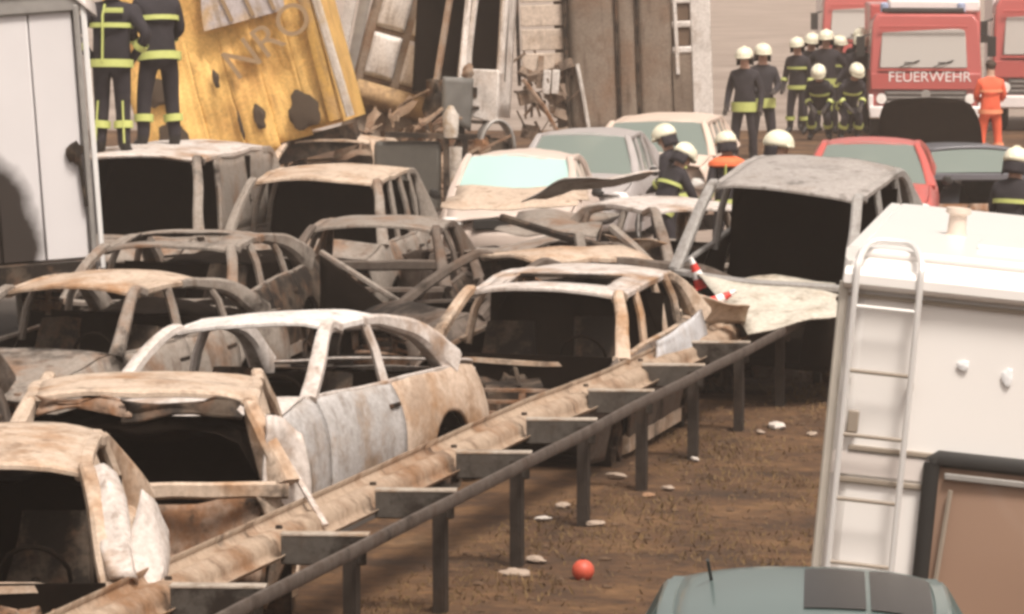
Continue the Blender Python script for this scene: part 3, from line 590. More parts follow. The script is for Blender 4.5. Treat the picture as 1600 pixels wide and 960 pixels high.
mb = MB(); mb.sweep([(1.22, -.06, 4.4), (1.22, -.07, 2.6), (1.2, -.06, 1.0)], .16, .06, 8); mb.build("edge_rail", burnt("ochre_rail", 74, (.60, .36, .10), (.4, .26, .14), ws=.3), t)
MB().box((0, .4, .75), (2.8, .6, .3)).build("chassis", CHAR, t)
LET = plain("scorched_lettering", (.30, .20, .11), .7, 0, .3, 6)
text("lettering", "NRO", .62, LET, t, (.62, -.16, 2.28), (r(90), r(-22), 0), .012, 1.0)
mb = MB(); mb.grid(lambda u, v: Vector((lerp(-.2+.25*v, .95+.1*v, u)+.06*noise.noise(Vector((v*4, 2, u))), -.15, lerp(2.62, 4.2, v))), 10, 10); mb.build("bare_patch", burnt("bare_grey_patch", 75, (.55, .50, .50), (.6, .42, .24), wr=.3, ws=.15, scale=2), t)
for x in (.14, .44, .74): MB().box((x, -.17, 3.05), (.05, .02, .8), (0, r(-10), 0)).build("stencil_bar", LET, t)
for x, z, w, h in ((-1.05, 1.98, .34, .36), (-1.0, 1.25, .40, .62), (-1.15, 2.75, .10, .30), (-.22, 1.95, .09, .22), (.22, 1.30, .16, .30), (.82, 1.22, .42, .48), (-.05, 1.25, .05, .35)):
    mb = MB(); mb.lump((x, -.13, z), .5, int(x*10+z*7), 12, (w, .05, h)); mb.build("hole_patch", plain("hole_dark", (.06, .04, .025), .9), t)  # dark patches on the panels, painting the shade inside holes
# cab wreck
t = thing("truck_cab", "wrecked white lorry cab with burnt front, empty windscreen and open door frame", "truck", (-.60, 63.5, .15), (r(-3), r(4.5), r(20)))
cw = burnt("scorched_white_cab", 76, (.72, .67, .63), (.50, .40, .33), soot=(.06, .045, .035), wr=.3, ws=.18, scale=1.6, rough=.5)
cb = burnt("cab_brown", 77, (.30, .24, .19), (.26, .16, .10), soot=(.05, .035, .025), wr=.6, ws=.5, scale=2.5)
# front face (towards camera, -y), side towards +x
mb = MB(); mb.sweep([(-.62, -.05, 1.75), (-.42, .10, 3.1), (-.38, .25, 3.6)], .09, .09, 8); mb.build("windscreen_pillar", cb, t)
mb = MB(); mb.sweep([(-.26, -.05, 1.75), (-.14, .10, 3.1), (-.12, .25, 3.6)], .11, .09, 8); mb.build("windscreen_pillar", cw, t)
MB().box((-.38, .12, 3.55), (.7, .2, .25)).build("roof_header", cb, t, bevel=.03)
MB().grid(lambda u, v: Vector((lerp(-.78, -.18, u), -.06-.10*math.sin(math.pi*u)+.22*noise.noise(Vector((u*4, v*4, 1))), lerp(.65, 1.75, v)+.08*noise.noise(Vector((u*6, v*3, 6))))), 16, 16).build("front_panel", CHAR, t, solid=.04)
MB().box((-.42, .5, 2.55), (.72, .06, 1.9)).build("rear_wall", SOOT, t)
for k in range(3): MB().box((-.2, -.12, 1.0+.2*k), (.8, .05, .05)).build("grille_bar", CHAR, t)
mb = MB(); r_ = random.Random(3)
for k in range(14): mb.lump((r_.uniform(-.9, .5), r_.uniform(-.25, .1), r_.uniform(.35, 1.0)), r_.uniform(.08, .2), k, 7)
mb.build("engine_debris", RUSTY, t)
# door: frame with opening
dr = bpy.data.objects.new("door", None); COL.objects.link(dr); dr.parent = t; dr.location = (-.20, 0, 0); dr.rotation_euler = (0, 0, r(-35))
mb = MB(); mb.poly([(0.02, 0, 1.30), (.52, 0, 1.18), (.52, 0, 1.95), (.30, 0, 1.95), (.02, 0, 1.95)], (0, .08, 0)); mb.build("door_panel", cw, dr, bevel=.02)
mb = MB(); mb.sweep(smoothpath([(.04, .04, 1.95), (.10, .04, 2.9), (.18, .04, 3.22), (.40, .04, 3.1), (.55, .04, 2.95)], 4), .08, .07, 8); mb.build("window_frame", cw, dr)
mb = MB(); mb.sweep([(.54, .04, 2.98), (.52, .04, 1.9)], .09, .07, 8); mb.build("window_frame", cw, dr)
MB().box((.18, -.01, 1.62), (.07, .03, .14)).build("door_handle", CHAR, dr, bevel=.01)
MB().box((.28, .30, 2.4), (.5, .03, 1.2)).build("window_dark_sheet", SOOT, dr)  # dark sheet standing in for the shade inside the open window
mb = MB(); mb.lump((-.22, -.22, 1.88), .11, 4, 12, (.8, .5, 1.1)); mb.build("mirror", cb, t)
MB().grid(lambda u, v: Vector((lerp(-.62, -.16, u), -.32-.05*math.sin(math.pi*u)+.03*noise.noise(Vector((u*3, v*3, 9))), lerp(1.25-.2*u, 1.80, v))), 8, 8).build("scuttle_panel", plain("scorched_dark_grey", (.12, .115, .105), .6, 0, .3, 5, .05), t, solid=.03)
MB().grid(lambda u, v: Vector((.26+.34*u, -.22+.4*u+.03*noise.noise(Vector((u*3, v*3, 3))), lerp(1.3, 4.1, v))), 5, 12).build("sleeper_side", cw, t, solid=.05)
mb = MB(); mb.grid(lambda u, v: Vector((  .26+.24*math.cos(math.pi*u), -.32+.25*v, .80+.42*math.sin(math.pi*u))), 12, 3); mb.build("wheel_arch", STEEL, t, solid=.04)
MB().lathe([(.12, -.12), (.34, -.12), (.40, -.06), (.40, .10), (.2, .12)], (.26, -.05, .60), 'Y', 20).build("wheel", CHAR, t)
MB().box((.5, .3, .3), (1.2, .5, .25)).build("bumper", cb, t, bevel=.04)
# tipped white unit left of the cab: panelled back of a lorry
t = thing("tipped_lorry_unit", "tipped pale lorry unit with four square panels and rusty brown underside", "truck", (-1.95, 64.5, .5), (r(0), r(15), r(-8)))
pw = burnt("scuffed_pale_panel", 78, (.74, .70, .67), (.56, .46, .40), soot=(.12, .09, .07), wr=.2, ws=.03, scale=1.8, rough=.5)
MB().box((-.05, .6, 2.4), (1.36, 1.1, 2.5)).build("unit_body", cb, t, bevel=.05)
for i in range(2):
    for j in range(3):
        mb = MB(); x0 = -.36+.60*i; z0 = 1.72+.72*j
        mb.grid(lambda u, v: Vector((x0+(.56 if i else .42)*(u-.5), -.0-.05*math.sin(math.pi*u)*math.sin(math.pi*v), z0+.64*(v-.5))), 8, 8)
        mb.build("square_panel", pw, t, solid=.04)
mb = MB(); mb.sweep([(.63, -.06, 3.6), (.66, -.06, 2.2), (.68, -.04, 1.2)], .10, .08, 8); mb.build("edge_post", cb, t)
MB().grid(lambda u, v: Vector((lerp(-.62, .62, u), -.02-.12*math.sin(math.pi*v), lerp(.95, 1.32, v))), 8, 6).build("lower_roll", burnt("tan_roll", 79, (.50, .34, .18), (.3, .19, .11), ws=.4), t, solid=.04)
MB().grid(lambda u, v: Vector((lerp(-.7, .7, u), .02+.12*noise.noise(Vector((u*4, v*3, 7))), lerp(-.2, 1.0, v))), 10, 8).build("underside", cb, t, solid=.06)
for x in (-1.06, -.86): 
    mb = MB(); mb.sweep([(x, .1, 4.0), (x+.02, .12, 2.4), (x+.12, .1, .9)], .16, .06, 8); mb.build("side_strip", pw if x < -1 else STEEL, t)
CW_D = burnt('sooty_white', 86, (.62, .56, .5), (.4, .3, .2), ws=.3, scale=5)
# dark axle / chassis lying below the cab
t = thing("fallen_chassis", "dark fallen lorry chassis frame with a white canister, low in front of the cab", "truck part", (-1.35, 60, .2))
MB().box((.25, 0, 1.10), (1.2, .12, .07), (0, .03, 0)).build("cross_rail", CHAR, t); MB().box((-.05, .1, .55), (.9, .2, .95)).build("grey_tank", plain("grey_tank", (.07, .065, .055), .6, 0, .3), t, bevel=.06)
for x in (.47, .72): MB().box((x, 0, .6), (.08, .1, 1.0)).build("chassis_post", CHAR, t)
MB().lathe([(0, -.02), (.10, 0), (.11, .3), (.07, .36), (.04, .42), (0, .43)], (.53, -.02, 1.08), n=14).build("white_canister", CW_D, t)
MB().lathe([(0, 0), (.12, 0), (.14, .5), (0, .5)], (.60, .06, .45), n=14).build("pale_cylinder", CW_D, t)
# brown trailer
bm_ = burnt("brown_trailer_panel", 80, (.27, .215, .17), (.24, .155, .105), soot=(.10, .07, .05), wr=.5, ws=.15, scale=.9, rough=.65)
t = thing("burnt_box_trailer", "burnt brown box trailer with ladder-like racks and pale rear frame, right of the cab", "truck trailer", (1.55, 67, 0), (0, r(-2.0), r(-5)))
for k, (x0, x1) in enumerate(((-.62, .10), (.115, .40), (.415, .92))):
    MB().grid(lambda u, v: Vector((lerp(x0, x1, u), .05*noise.noise(Vector((x0+u, v*4, 5)))-.03*math.sin(math.pi*u), lerp(1.0, 4.1, v))), 6, 12).build("wall_panel", bm_, t, solid=.05)
for x in (.107, .407): MB().box((x, -.02, 2.5), (.035, .06, 3.1)).build("seam_post", CHAR, t)
MB().box((.1, 3, 2.5), (1.9, 5.5, 3.0)).build("trailer_body", bm_, t)
mb = MB(); mb.sweep([(-.66, -.06, 4.2), (-.66, -.06, 1.9), (-.64, -.05, .9)], .07, .10, 8); mb.build("corner_post", CHAR, t)
wf = burnt("pale_rear_frame", 81, (.76, .71, .67), (.6, .47, .38), wr=.0, ws=-.2, rough=.5)
MB().box((1.36, -.02, 2.55), (.30, .10, 3.4)).build("rear_frame", wf, t, bevel=.02)
mb = MB(); mb.sweep([(.96, -.05, 4.2), (1.0, -.05, 1.9)], .06, .08, 8); mb.build("rear_frame", wf, t)
for z in (2.26, 2.64, 3.0): MB().box((1.08, -.02, z), (.30, .08, .10)).build("lamp_frame", wf, t, bevel=.02)
for z in (2.45, 2.82): MB().box((1.08, 0.01, z), (.24, .06, .28)).build("lamp_recess", plain("dark_lamp", (.13, .085, .055), .6), t, bevel=.03)
MB().box((1.08, 0, 1.5), (.30, .08, 1.44)).build("lower_panel", bm_, t)
MB().box((.3, 0, .95), (2.2, .2, .16)).build("bumper_beam", RUSTY, t, bevel=.03)
pk = burnt("pale_peach_slat", 82, (.72, .60, .50), (.6, .45, .33), wr=.3, ws=.0)
for k in range(5): MB().box((-1.0, .02, 2.12+.36*k), (.66, .04, .31)).build("rack_panel", pk, t, bevel=.01)
for x in (-1.38, -.68): MB().box((x, 0, 3.1), (.05, .08, 2.6)).build("rack_post", CHAR, t)
mb = MB(); r_ = random.Random(8)
for k in range(26):
    a = Vector((r_.uniform(-1.35, -.6), r_.uniform(-.2, .2), r_.uniform(1.1, 2.3))); mb.tube([a, a+Vector((r_.uniform(-.3, .3), r_.uniform(-.1, .1), r_.uniform(-.5, .4)))], r_.uniform(.008, .025), 6)
for k in range(26): mb.box((r_.uniform(-1.35, -.65), r_.uniform(-.2, .1), r_.uniform(1.0, 2.15)), (r_.uniform(.06, .3), .1, r_.uniform(.05, .25)), (r_.uniform(-.4, .4), r_.uniform(-.6, .6), r_.uniform(-.5, .5)))
mb.build("tangled_debris", burnt("debris_brown", 84, (.28, .21, .16), (.2, .12, .07), soot=(.05, .035, .025), wr=.5, ws=.6, scale=4), t)
for x in (-.95, -.82): MB().box((x, -.25, 1.85), (.11, .05, .36), (0, .1, 0)).build("white_box", wf, t, bevel=.015)
mb = MB(); mb.sweep([(-1.3, -.3, 1.9), (-1.0, -.35, 1.5), (-.78, -.35, 1.05)], .08, .06, 8); mb.build("fallen_rail", RUSTY, t)
mb = MB(); mb.sweep([(-.50, -.06, 2.1), (-.42, -.08, 1.6), (-.36, -.06, 1.15)], .08, .05, 8); mb.build("hanging_strip", wf, t)
# heap of brown wreckage at the foot of the trucks
mb = MB(); r_ = random.Random(12)
for k in range(60): mb.lump((r_.uniform(-2.4, 2.4), r_.uniform(-.6, .6), r_.uniform(.1, .75)), r_.uniform(.12, .34), k, 7, (1.5, 1, .8))
for k in range(50):
    a = Vector((r_.uniform(-2.4, 2.4), r_.uniform(-.8, .4), r_.uniform(.3, 1.1))); mb.sweep([a, a+Vector((r_.uniform(-.8, .8), r_.uniform(-.2, .2), r_.uniform(-.35, .35)))], r_.uniform(.03, .1), .04, 6)
for k in range(46):
    c0 = Vector((r_.uniform(-2.3, -1.3), r_.uniform(.2, .9), r_.uniform(.5, 1.45))); e1 = Vector((r_.uniform(-.3, .3), r_.uniform(-.1, .1), r_.uniform(-.35, .35))); e2 = Vector((r_.uniform(-.15, .15), r_.uniform(-.15, .15), r_.uniform(-.12, .12)))
    mb.grid(lambda u, v: c0+e1*u+e2*v+noise.noise_vector(Vector((u*2+k, v*2, 0)))*.06, 4, 3)
    if k % 2: mb.tube(smoothpath([c0, c0+e1*.5+e2, c0+e1*1.5], 4), r_.uniform(.012, .03), 5)
o = mb.build("wreckage_heap", burnt("wreckage_brown", 83, (.30, .22, .16), (.24, .14, .09), soot=(.05, .035, .025), ws=.4, wr=.5, scale=3)); o.location = (0.2, 62.3, 0)
tag(o, "heap of rust brown wreckage along the foot of the burnt lorries", "wreckage", kind="stuff")
# ---------------------------------------------------------------- fire engines
FR = plain("fire_engine_red", (.45, .10, .09), .35, 0, .08, 3, 0, .4)
FW = plain("fire_engine_white", (.78, .72, .70), .4, 0, .05)
WIN = glass("dusty_cab_glass", (.45, .42, .39), .15, .12)
def fire_engine(label, loc, yaw, sc=1.0, lettering=True, white=False):
    t = thing("fire_engine", label, "fire engine", loc, (0, 0, yaw), "fire engines on the far road"); t.scale = (sc, sc, sc)
    body = FW if white else FR; w = 1.16
    mb = MB(); mb.poly([(-w, 0, .55), (-w, 0, 1.45), (-w+.06, .12, 2.45), (-w+.16, .2, 2.62), (w-.16, .2, 2.62), (w-.06, .12, 2.45), (w, 0, 1.45), (w, 0, .55)], (0, 1.9, 0))
    mb.build("cab", FR, t, bevel=.05)
    mb = MB(); mb.poly([(-w+.20, -.02, 1.50), (w-.30, -.02, 1.50), (w-.34, .10, 2.32), (-w+.26, .10, 2.32)], (0, .05, 0)); mb.warp(lambda p: p+Vector((0, -.05+max(0, (p.z-1.45))*.12, 0))); mb.build("windscreen", WIN, t, bevel=.02)
    mb = MB(); mb.sweep([(-w+.16, -.06, 1.46), (w-.26, -.06, 1.46)], .04, .05, 6); mb.sweep([(-w+.2, .04, 2.36), (w-.3, .04, 2.36)], .04, .05, 6); mb.build("windscreen_seal", FR, t)
    MB().box((0, -.03, 1.22), (2*w-.04, .06, .34)).build("front_band", FR, t, bevel=.02)
    if lettering: text("lettering", "FEUERWEHR", .30, FW, t, (.08, -.065, 1.31), (r(90), 0, 0), .006, 1.02)
    g = bpy.data.objects.new("grille", None); COL.objects.link(g); g.parent = t
    MB().box((0, -.01, .88), (1.7, .06, .30)).build("grille_panel", plain("grille_grey", (.10, .09, .085), .6), g)
    for k in range(3): MB().box((0, -.05, .80+.09*k), (1.6, .03, .025)).build("slat", STEEL, g)
    MB().box((0, -.10, .58), (2*w+.04, .22, .26)).build("bumper", FW, t, bevel=.04)
    for sx in (-1, 1):
        MB().box((sx*(w-.02), -.08, .78), (.10, .12, .34)).build("bumper_horn", FW, t, bevel=.02)
        MB().lathe([(0, -.03), (.10, -.02), (.11, .02)], (sx*.92, -.05, .86), 'Y', 16).build("headlight", HEADL, t)
        mb = MB(); mb.tube([(sx*w, .05, 2.2), (sx*(w+.18), -.05, 2.15)], .02); mb.box((sx*(w+.20), -.06, 1.95), (.18, .08, .42)); mb.build("mirror", BLACK, t, bevel=.01)
        mb = MB(); mb.poly([(sx*(w+.004), .45, 1.45), (sx*(w+.004), 1.4, 1.45), (sx*(w-.05), 1.35, 2.3), (sx*(w-.05), .6, 2.3)], (sx*.01, 0, 0)); mb.build("side_window", WIN, t)
        MB().lathe([(.18, -.15), (.45, -.15), (.5, -.08), (.5, .10), (.45, .15), (.18, .15)], (sx*(w-.18), .8, .5), 'X', 22).build("wheel", TYRE, t)
        MB().lathe([(.18, -.15), (.45, -.15), (.5, -.08), (.5, .10), (.45, .15), (.18, .15)], (sx*(w-.18), 4.6, .5), 'X', 22).build("wheel", TYRE, t)
    MB().box((.06, 4.2, 1.75), (2*w+.02, 4.4, 2.1)).build("equipment_body", FW if white else FR, t, bevel=.05)
    for y in (2.9, 4.1, 5.3): MB().box((w+.075, y, 1.5), (.03, 1.05, 1.3)).build("roller_shutter", STEEL, t)
    for x in (-.55, .15):
        mb = MB(); mb.tube([(x, -.13, 1.52), (x+.42, -.04, 1.66)], .012, 5); mb.tube([(x+.1, -.06, 1.62), (x+.62, .0, 1.60)], .010, 5); mb.build("wiper", BLACK, t)
    MB().box((0, -.225, .56), (.5, .012, .11)).build("number_plate", FW, t); MB().lathe([(0, -.02), (.09, -.02), (.10, 0)], (0, -.055, .95), 'Y', 16).build("badge", STEEL, t)
    MB().box((-.95, -.045, 1.20), (.22, .02, .20)).build("lamp_or_glint", HEADL, t, bevel=.01); MB().box((.95, -.045, 1.20), (.22, .02, .20)).build("lamp_or_glint", HEADL, t, bevel=.01)
    MB().box((-.05, .35, 2.70), (1.7, .14, .10)).build("light_bar", plain("bar_black", (.05, .045, .045), .4), t, bevel=.02)
    for sx in (-.85, .75): MB().lathe([(.09, 0), (.09, .16), (.05, .2), (0, .2)], (sx, .5, 2.66), n=14).build("beacon", plain("beacon_lamp", (.35, .4, .55), .2), t)
    MB().box((.2, 1.4, 2.78), (1.9, 1.6, .26)).build("roof_box", FW, t, bevel=.05)
    mb = MB()
    for sx in (-.3, .3): mb.tube([(sx, .9, 3.0), (sx, 6, 3.0)], .03)
    for k in range(12): mb.tube([(-.3, 1+.4*k, 3.0), (.3, 1+.4*k, 3.0)], .018)
    mb.build("ladder", STEEL, t)
    return t
fire_engine("red fire engine facing the camera with white FEUERWEHR lettering behind the raised black bonnet", (7.75, 84, .22), r(-3), .9)
fire_engine("red and pale fire engine cut off by the right edge of the picture", (10.6, 88, .22), r(-4), 1.0, False, True)
fire_engine("distant fire engine half hidden behind the group of firefighters", (8.5, 107, .22), r(-2), .95, False, True)
# ---------------------------------------------------------------- motorhome (leaning on the verge)
MW = plain("motorhome_white", (.84, .81, .78), .33, 0, .025, 1.2, 0, .3)
MT = plain("motorhome_trim", (.30, .25, .20), .5, 0, .15, 6)
ALU = plain("ladder_aluminium", (.74, .72, .70), .35, .3, .05, 5, 0)
t = thing("motorhome", "large white motorhome seen from behind with roof ladder and black framed window", "motorhome", (1.27, 20, -.01), (0, r(5.4), r(-8)))
MB().box((1.12, 1.8, 1.42), (2.24, 3.6, 2.10)).build("body", MW, t, bevel=.10)
MB().box((1.12, 2.5, .22), (2.0, 4.9, .34)).build("chassis", BLACK, t)
MB().box((1.12, 4.3, .95), (2.0, 1.5, 1.3), taper=.8).build("driver_cab", MW, t, bevel=.12)
# rounded rear roof edge, roof deck and gutter rails
mb = MB(); mb.sweep([(-.0, .02, 2.36), (2.24, .02, 2.36)], .20, .10, 12, e=3); mb.build("roof_spoiler", MW, t)
MB().box((1.12, 1.8, 2.47), (2.16, 3.5, .05)).build("roof_deck", MW, t, bevel=.02)
mb = MB(); mb.sweep([(.02, .1, 2.46), (.02, 3.5, 2.46)], .07, .07, 8); mb.build("roof_gutter", MW, t)
MB().box((1.12, -.012, 2.285), (2.22, .02, .016)).build("trim_strip", MT, t)
MB().box((1.7, 3.1, 2.53), (.8, .7, .12), taper=.85).build("roof_pod", MW, t, bevel=.06)
MB().box((1.35, .9, 2.505), (1.6, .5, .025)).build("roof_vent", MW, t, bevel=.01)
MB().box((1.4, 2.6, 2.53), (.7, .7, .07)).build("roof_vent", MW, t, bevel=.02)
v_ = MB().lathe([(.055, 0), (.045, .02), (.042, .10), (.06, .11), (.06, .135), (0, .14)], (.42, 1.5, 2.49), n=18); v_.build("flue_cap", plain("flue_beige", (.62, .52, .44), .6, 0, .1), t)
# corner profile, mouldings
mb = MB(); mb.sweep([(.0, -.01, 2.34), (.0, -.01, .45)], .045, .05, 8); mb.build("corner_profile", plain("corner_profile", (.50, .46, .40), .5, 0, .15), t)
for z in (1.60, 1.455, 1.44-.54): 
    MB().box((1.14 if z > 1.5 else .36, -.008, z), (2.1 if z > 1.5 else .60, .022, .026)).build("moulding", MT, t, bevel=.006)
MB().box((1.12, -.004, 1.53), (2.2, .012, .10)).build("panel_band", plain("band_white", (.72, .66, .62), .4, 0, .03), t)
w_ = bpy.data.objects.new("rear_window", None); COL.objects.link(w_); w_.parent = t; w_.location = (.02, 0, .10)
mb = MB(); fr = [(.45, -.03, 1.47), (.475, -.03, 1.495), (1.95, -.03, 1.495), (1.98, -.03, 1.47), (1.98, -.03, .72), (1.95, -.03, .69), (.475, -.03, .69), (.45, -.03, .715), (.45, -.03, 1.47)]
mb.sweep(fr, .075, .055, 8, up=(0, 1, 0)); mb.build("window_frame", BLACK, w_)
wm2, tt, bb = newmat("brown_tinted_pane"); bb.inputs["Base Color"].default_value = (.33, .215, .155, 1); bb.inputs["Roughness"].default_value = .12; bb.inputs["Coat Weight"].default_value = .4
MB().grid(lambda u, v: Vector((lerp(.46, 1.95, u), -.02-.02*math.sin(math.pi*u)*math.sin(math.pi*v), lerp(.70, 1.48, v))), 8, 8).build("pane", wm2, w_)
MB().box((1.22, -.045, 1.42), (1.42, .02, .03)).build("window_rail", STEEL, w_, bevel=.006)
mb = MB(); mb.tube([(.545, -.05, 1.36), (.52, -.05, .95)], .012, 6); mb.build("window_stay", MT, w_)
# ladder
ld = bpy.data.objects.new("ladder", None); COL.objects.link(ld); ld.parent = t
mb = MB()
lp = [(.055, -.09, .62), (.055, -.09, 1.5), (.055, -.09, 2.3), (.06, -.06, 2.45), (.10, .05, 2.52), (.22, .08, 2.53), (.29, .05, 2.52), (.335, -.06, 2.45), (.34, -.09, 2.3), (.34, -.09, 1.5), (.34, -.09, .68)]
mb.tube(smoothpath(lp, 6), .0155, 8); mb.build("ladder_rail", ALU, ld)
for k in range(6): 
    mb = MB(); z = .80+.288*k; mb.tube([(.055, -.09, z), (.34, -.09, z)], .010, 8); mb.build("rung", MT if k < 5 else ALU, ld)
for z in (.95, 1.9):
    for x in (.055, .34): MB().box((x, -.045, z), (.025, .09, .03)).build("bracket", MT, ld)
mb = MB(); mb.tube(smoothpath([(.075, -.16, .50), (.075, -.16, .90), (.12, -.17, 1.02), (.20, -.17, 1.05), (.28, -.17, 1.02), (.325, -.16, .90), (.325, -.16, .50)], 6), .017, 8); mb.build("bike_rack_hoop", ALU, t)
for x, z, a, b in ((.565, 2.02, .036, .026), (.765, 1.99, .032, .045)):
    MB().lump((x, -.012, z), 1, 0, 12, (a*.8, .005, b*.8)).build("lamp_or_glint", plain("painted_glint", (.9, .9, .92), .12), t)  # flat white spots painting reflections on the rear wall, not lamps
MB().box((.10, -.03, 1.72), (.05, .03, .10)).build("lock_plate", MT, t, bevel=.006)
MB().box((.02, -.10, .50), (.50, .10, .07)).build("step_board", MW, t, bevel=.01)
MB().box((1.12, -.06, .44), (2.2, .14, .20)).build("rear_bumper", plain("bumper_grey", (.35, .34, .32), .5), t, bevel=.03)
for x in (.25, 2.0):
    for y in (.9, 4.2): MB().lathe([(.15, -.1), (.32, -.1), (.35, -.05), (.35, .05), (.32, .1), (.15, .1)], (x, y, .12), 'X', 22).build("wheel", TYRE, t)
# teal car in front of it
TEAL = plain("dusty_teal_paint", (.10, .14, .135), .38, 0, .12, 3, .0, .3)
tc_ = make_car("teal_car", "dull teal car with thin roof aerial and dark roof windows, below the motorhome's ladder", dict(HATCH, H=1.43, W=1.74, yr=.50, yrb=.60, ywb=.62, xwt=.1, xwb=.75, xrt=-1.35, splits=[.65, -.3, -1.0]), (1.06, 16.15, -.03), (r(0), 0, r(-94)), TEAL, burned=False, glassmat=GLR, dent=.004, seed=61, group=None)
mb = MB(); mb.tube([(-1.02, -.36, 1.39), (-.82, -.37, 1.50)], .007, 6); mb.build("aerial", BLACK, tc_)
DG = plain("dark_roof_glass", (.014, .012, .011), .35, 0, .3, 4, 0)
for y0, y1 in ((.0, .23), (.25, .48)):
    def rw(u, v):
        y = lerp(y0, y1, v); x = lerp(-1.22+.10*abs(v-.4), -.2, u); uu = (x+1.35)/1.45
        return Vector((x, y, 1.437-.05*(abs(y)/.50)**2.8-.025*(2*uu-1)**2-.02*uu))
    MB().grid(rw, 14, 6).build("roof_window", DG, tc_)
# ---------------------------------------------------------------- cone, ball, scraps
CR_ = plain("cone_red", (.62, .045, .035), .5, 0, .1); CW_ = plain("cone_white", (.80, .76, .74), .5, 0, .1)
def cone(label, loc, rot, sc):
    t = thing("traffic_cone", label, "traffic cone", loc, rot, "red and white traffic cones"); t.scale = (sc,)*3
    MB().box((0, 0, .015), (.30, .30, .03)).build("base", CR_, t, bevel=.01)
    z = [0.03, .16, .28, .40, .50]; q = lambda h: .125-.19*h
    for k in range(4): MB().lathe([(q(z[k]), z[k]), (q(z[k+1]), z[k+1])] + ([(0, z[k+1])] if k == 3 else []), n=20).build("band", CR_ if k % 2 == 0 else CW_, t)
    return t
cone("red and white cone leaning against the tilted grey car's windscreen corner", (1.62, 38.0, .93), (r(8), r(-22), 0), .55)
cone("red and white cone lying between the estate and the pale buckled bonnet", (1.62, 36.7, .88), (r(10), r(62), r(20)), .50)
t = thing("ball", "small red ball lying on the brown verge near the guardrail post", "ball", (.43, 26.9, -.02))
MB().lathe([(.068*math.sin(math.pi*k/14), .068-.068*math.cos(math.pi*k/14)) for k in range(15)], n=20).build("shell", plain("ball_red", (.55, .09, .05), .5, 0, .2, 12), t)
MB().lathe([(0, .13), (.012, .13), (.012, .145), (0, .146)], (0, 0, 0), n=8).build("valve", BLACK, t)
rd = random.Random(77)
cols = [plain("scrap_pale", (.36, .28, .22), .8, 0, .2), plain("scrap_white", (.58, .52, .47), .7, 0, .1), plain("scrap_rust", (.28, .16, .09), .9, 0, .3)]
SCL = ["pale scrap at the foot of the second visible guardrail post, bottom centre", "broad pale stone-like scrap at the base of the post nearest the red ball", "flat pale scrap just left of the red ball and below its post",
 "pale scrap beside the third guardrail post foot behind the red ball", "brown flake of debris left of the fourth guardrail post", "pale scrap beside the foot of the fourth guardrail post", "flat pale scrap under the tension band by the fourth post",
 "small white scrap near the fifth guardrail post", "largest white scrap, long and flat, at the far end of the verge", "pale scrap just beyond the long white one at the far verge", "small pale scrap beside the long white one, nearer the guardrail", "pale chip beneath the spacer arm in the middle of the guardrail",
 "white chip under the middle spacer arm, next to a pale chip", "white crumpled scrap between the fourth and fifth post", "small white scrap in front of the fourth post", "pale scrap nearest the motorhome's left edge", "brown flake lying in the open grass right of the red ball's post",
 "brown flake nearest the red ball on its right", "pale scrap under the tension band in the foreground", "rust brown flake in front of the red ball, towards the teal car", "pale flat scrap under the guardrail just behind the ball's post"]
spots = [(-.16, 24.6, .10, 0), (.15, 27.6, .17, 0), (.02, 27.0, .16, 0), (.55, 29.35, .13, 0), (.95, 30.9, .10, 2), (1.1, 31.3, .12, 0), (.75, 32.0, .16, 0), (1.36, 33.1, .10, 1), (2.1, 35.4, .22, 1), (2.35, 34.9, .12, 0), (1.95, 35.0, .1, 0), (.35, 30.3, .14, 0),
         (.2, 29.6, .12, 1), (1.0, 33.5, .10, 1), (.62, 31.3, .09, 1), (2.6, 33.8, .1, 0), (1.3, 29.0, .09, 2), (.9, 27.2, .1, 2), (-.1, 26.0, .09, 0), (.7, 25.8, .08, 2), (-.05, 28.4, .15, 0)]
spots = spots[:13]
for k, (x, y, a, ci) in enumerate(spots):
    mb = MB(); mb.lump((0, 0, 0), a*.55, k, 9, (1, .6, .25)); o = mb.build("scrap", cols[ci], angle=20); o.location = (x, y, ground_z(x, y)+.02); o.rotation_euler = (rd.uniform(-.3, .3), 0, rd.uniform(0, 6))
    tag(o, SCL[k], "scrap", "scraps of debris on the verge")
# dead grass tufts
vs, fs = [], []; rd = random.Random(5)
for k in range(60000):
    y = 17+26*rd.random()**1.15; x = rail_x(y)-.6 + 6.5*rd.random()
    if noise.noise(Vector((x*.8, y*.5, 2))) < -.12 and rd.random() < .85: continue
    z = ground_z(x, y); h = rd.uniform(.008, .035)*(1.2+noise.noise(Vector((x*1.5, y, 9)))); a = rd.uniform(0, 6.28); b = rd.uniform(0, 6.28); l = rd.uniform(.01, .05)
    w = .005+.006*rd.random(); o = len(vs)
    vs += [(x-w*math.cos(a), y-w*math.sin(a), z-.01), (x+w*math.cos(a), y+w*math.sin(a), z-.01), (x+l*math.cos(b), y+l*math.sin(b), z+h)]; fs.append((o, o+1, o+2))
m = bpy.data.meshes.new("dead_grass"); m.from_pydata(vs, [], fs); o = bpy.data.objects.new("dead_grass", m); COL.objects.link(o)
m.materials.append(plain("dead_grass_straw", (.15, .092, .038), .9, 0, .45, 1.3, 0)); tag(o, "short brown dead grass growing over the verge right of the guardrail", "grass", kind="stuff")
# lumps of soil and rubbish, part of the verge surface
vs = MB(); rd = random.Random(15)
for k in range(1600):
    y = 18+22*rd.random(); x = rail_x(y)-.5+5*rd.random(); vs.lump((x, y, ground_z(x, y)), rd.uniform(.006, .018)*(1+rd.random()), k, 5, (1.2, 1, .8))
o = vs.build("soil_clods", plain("soil_clod_brown", (.10, .058, .032), .95, 0, .6, 2.0)); tag(o, "brown clods of soil and ash scattered across the verge", "soil", kind="stuff")
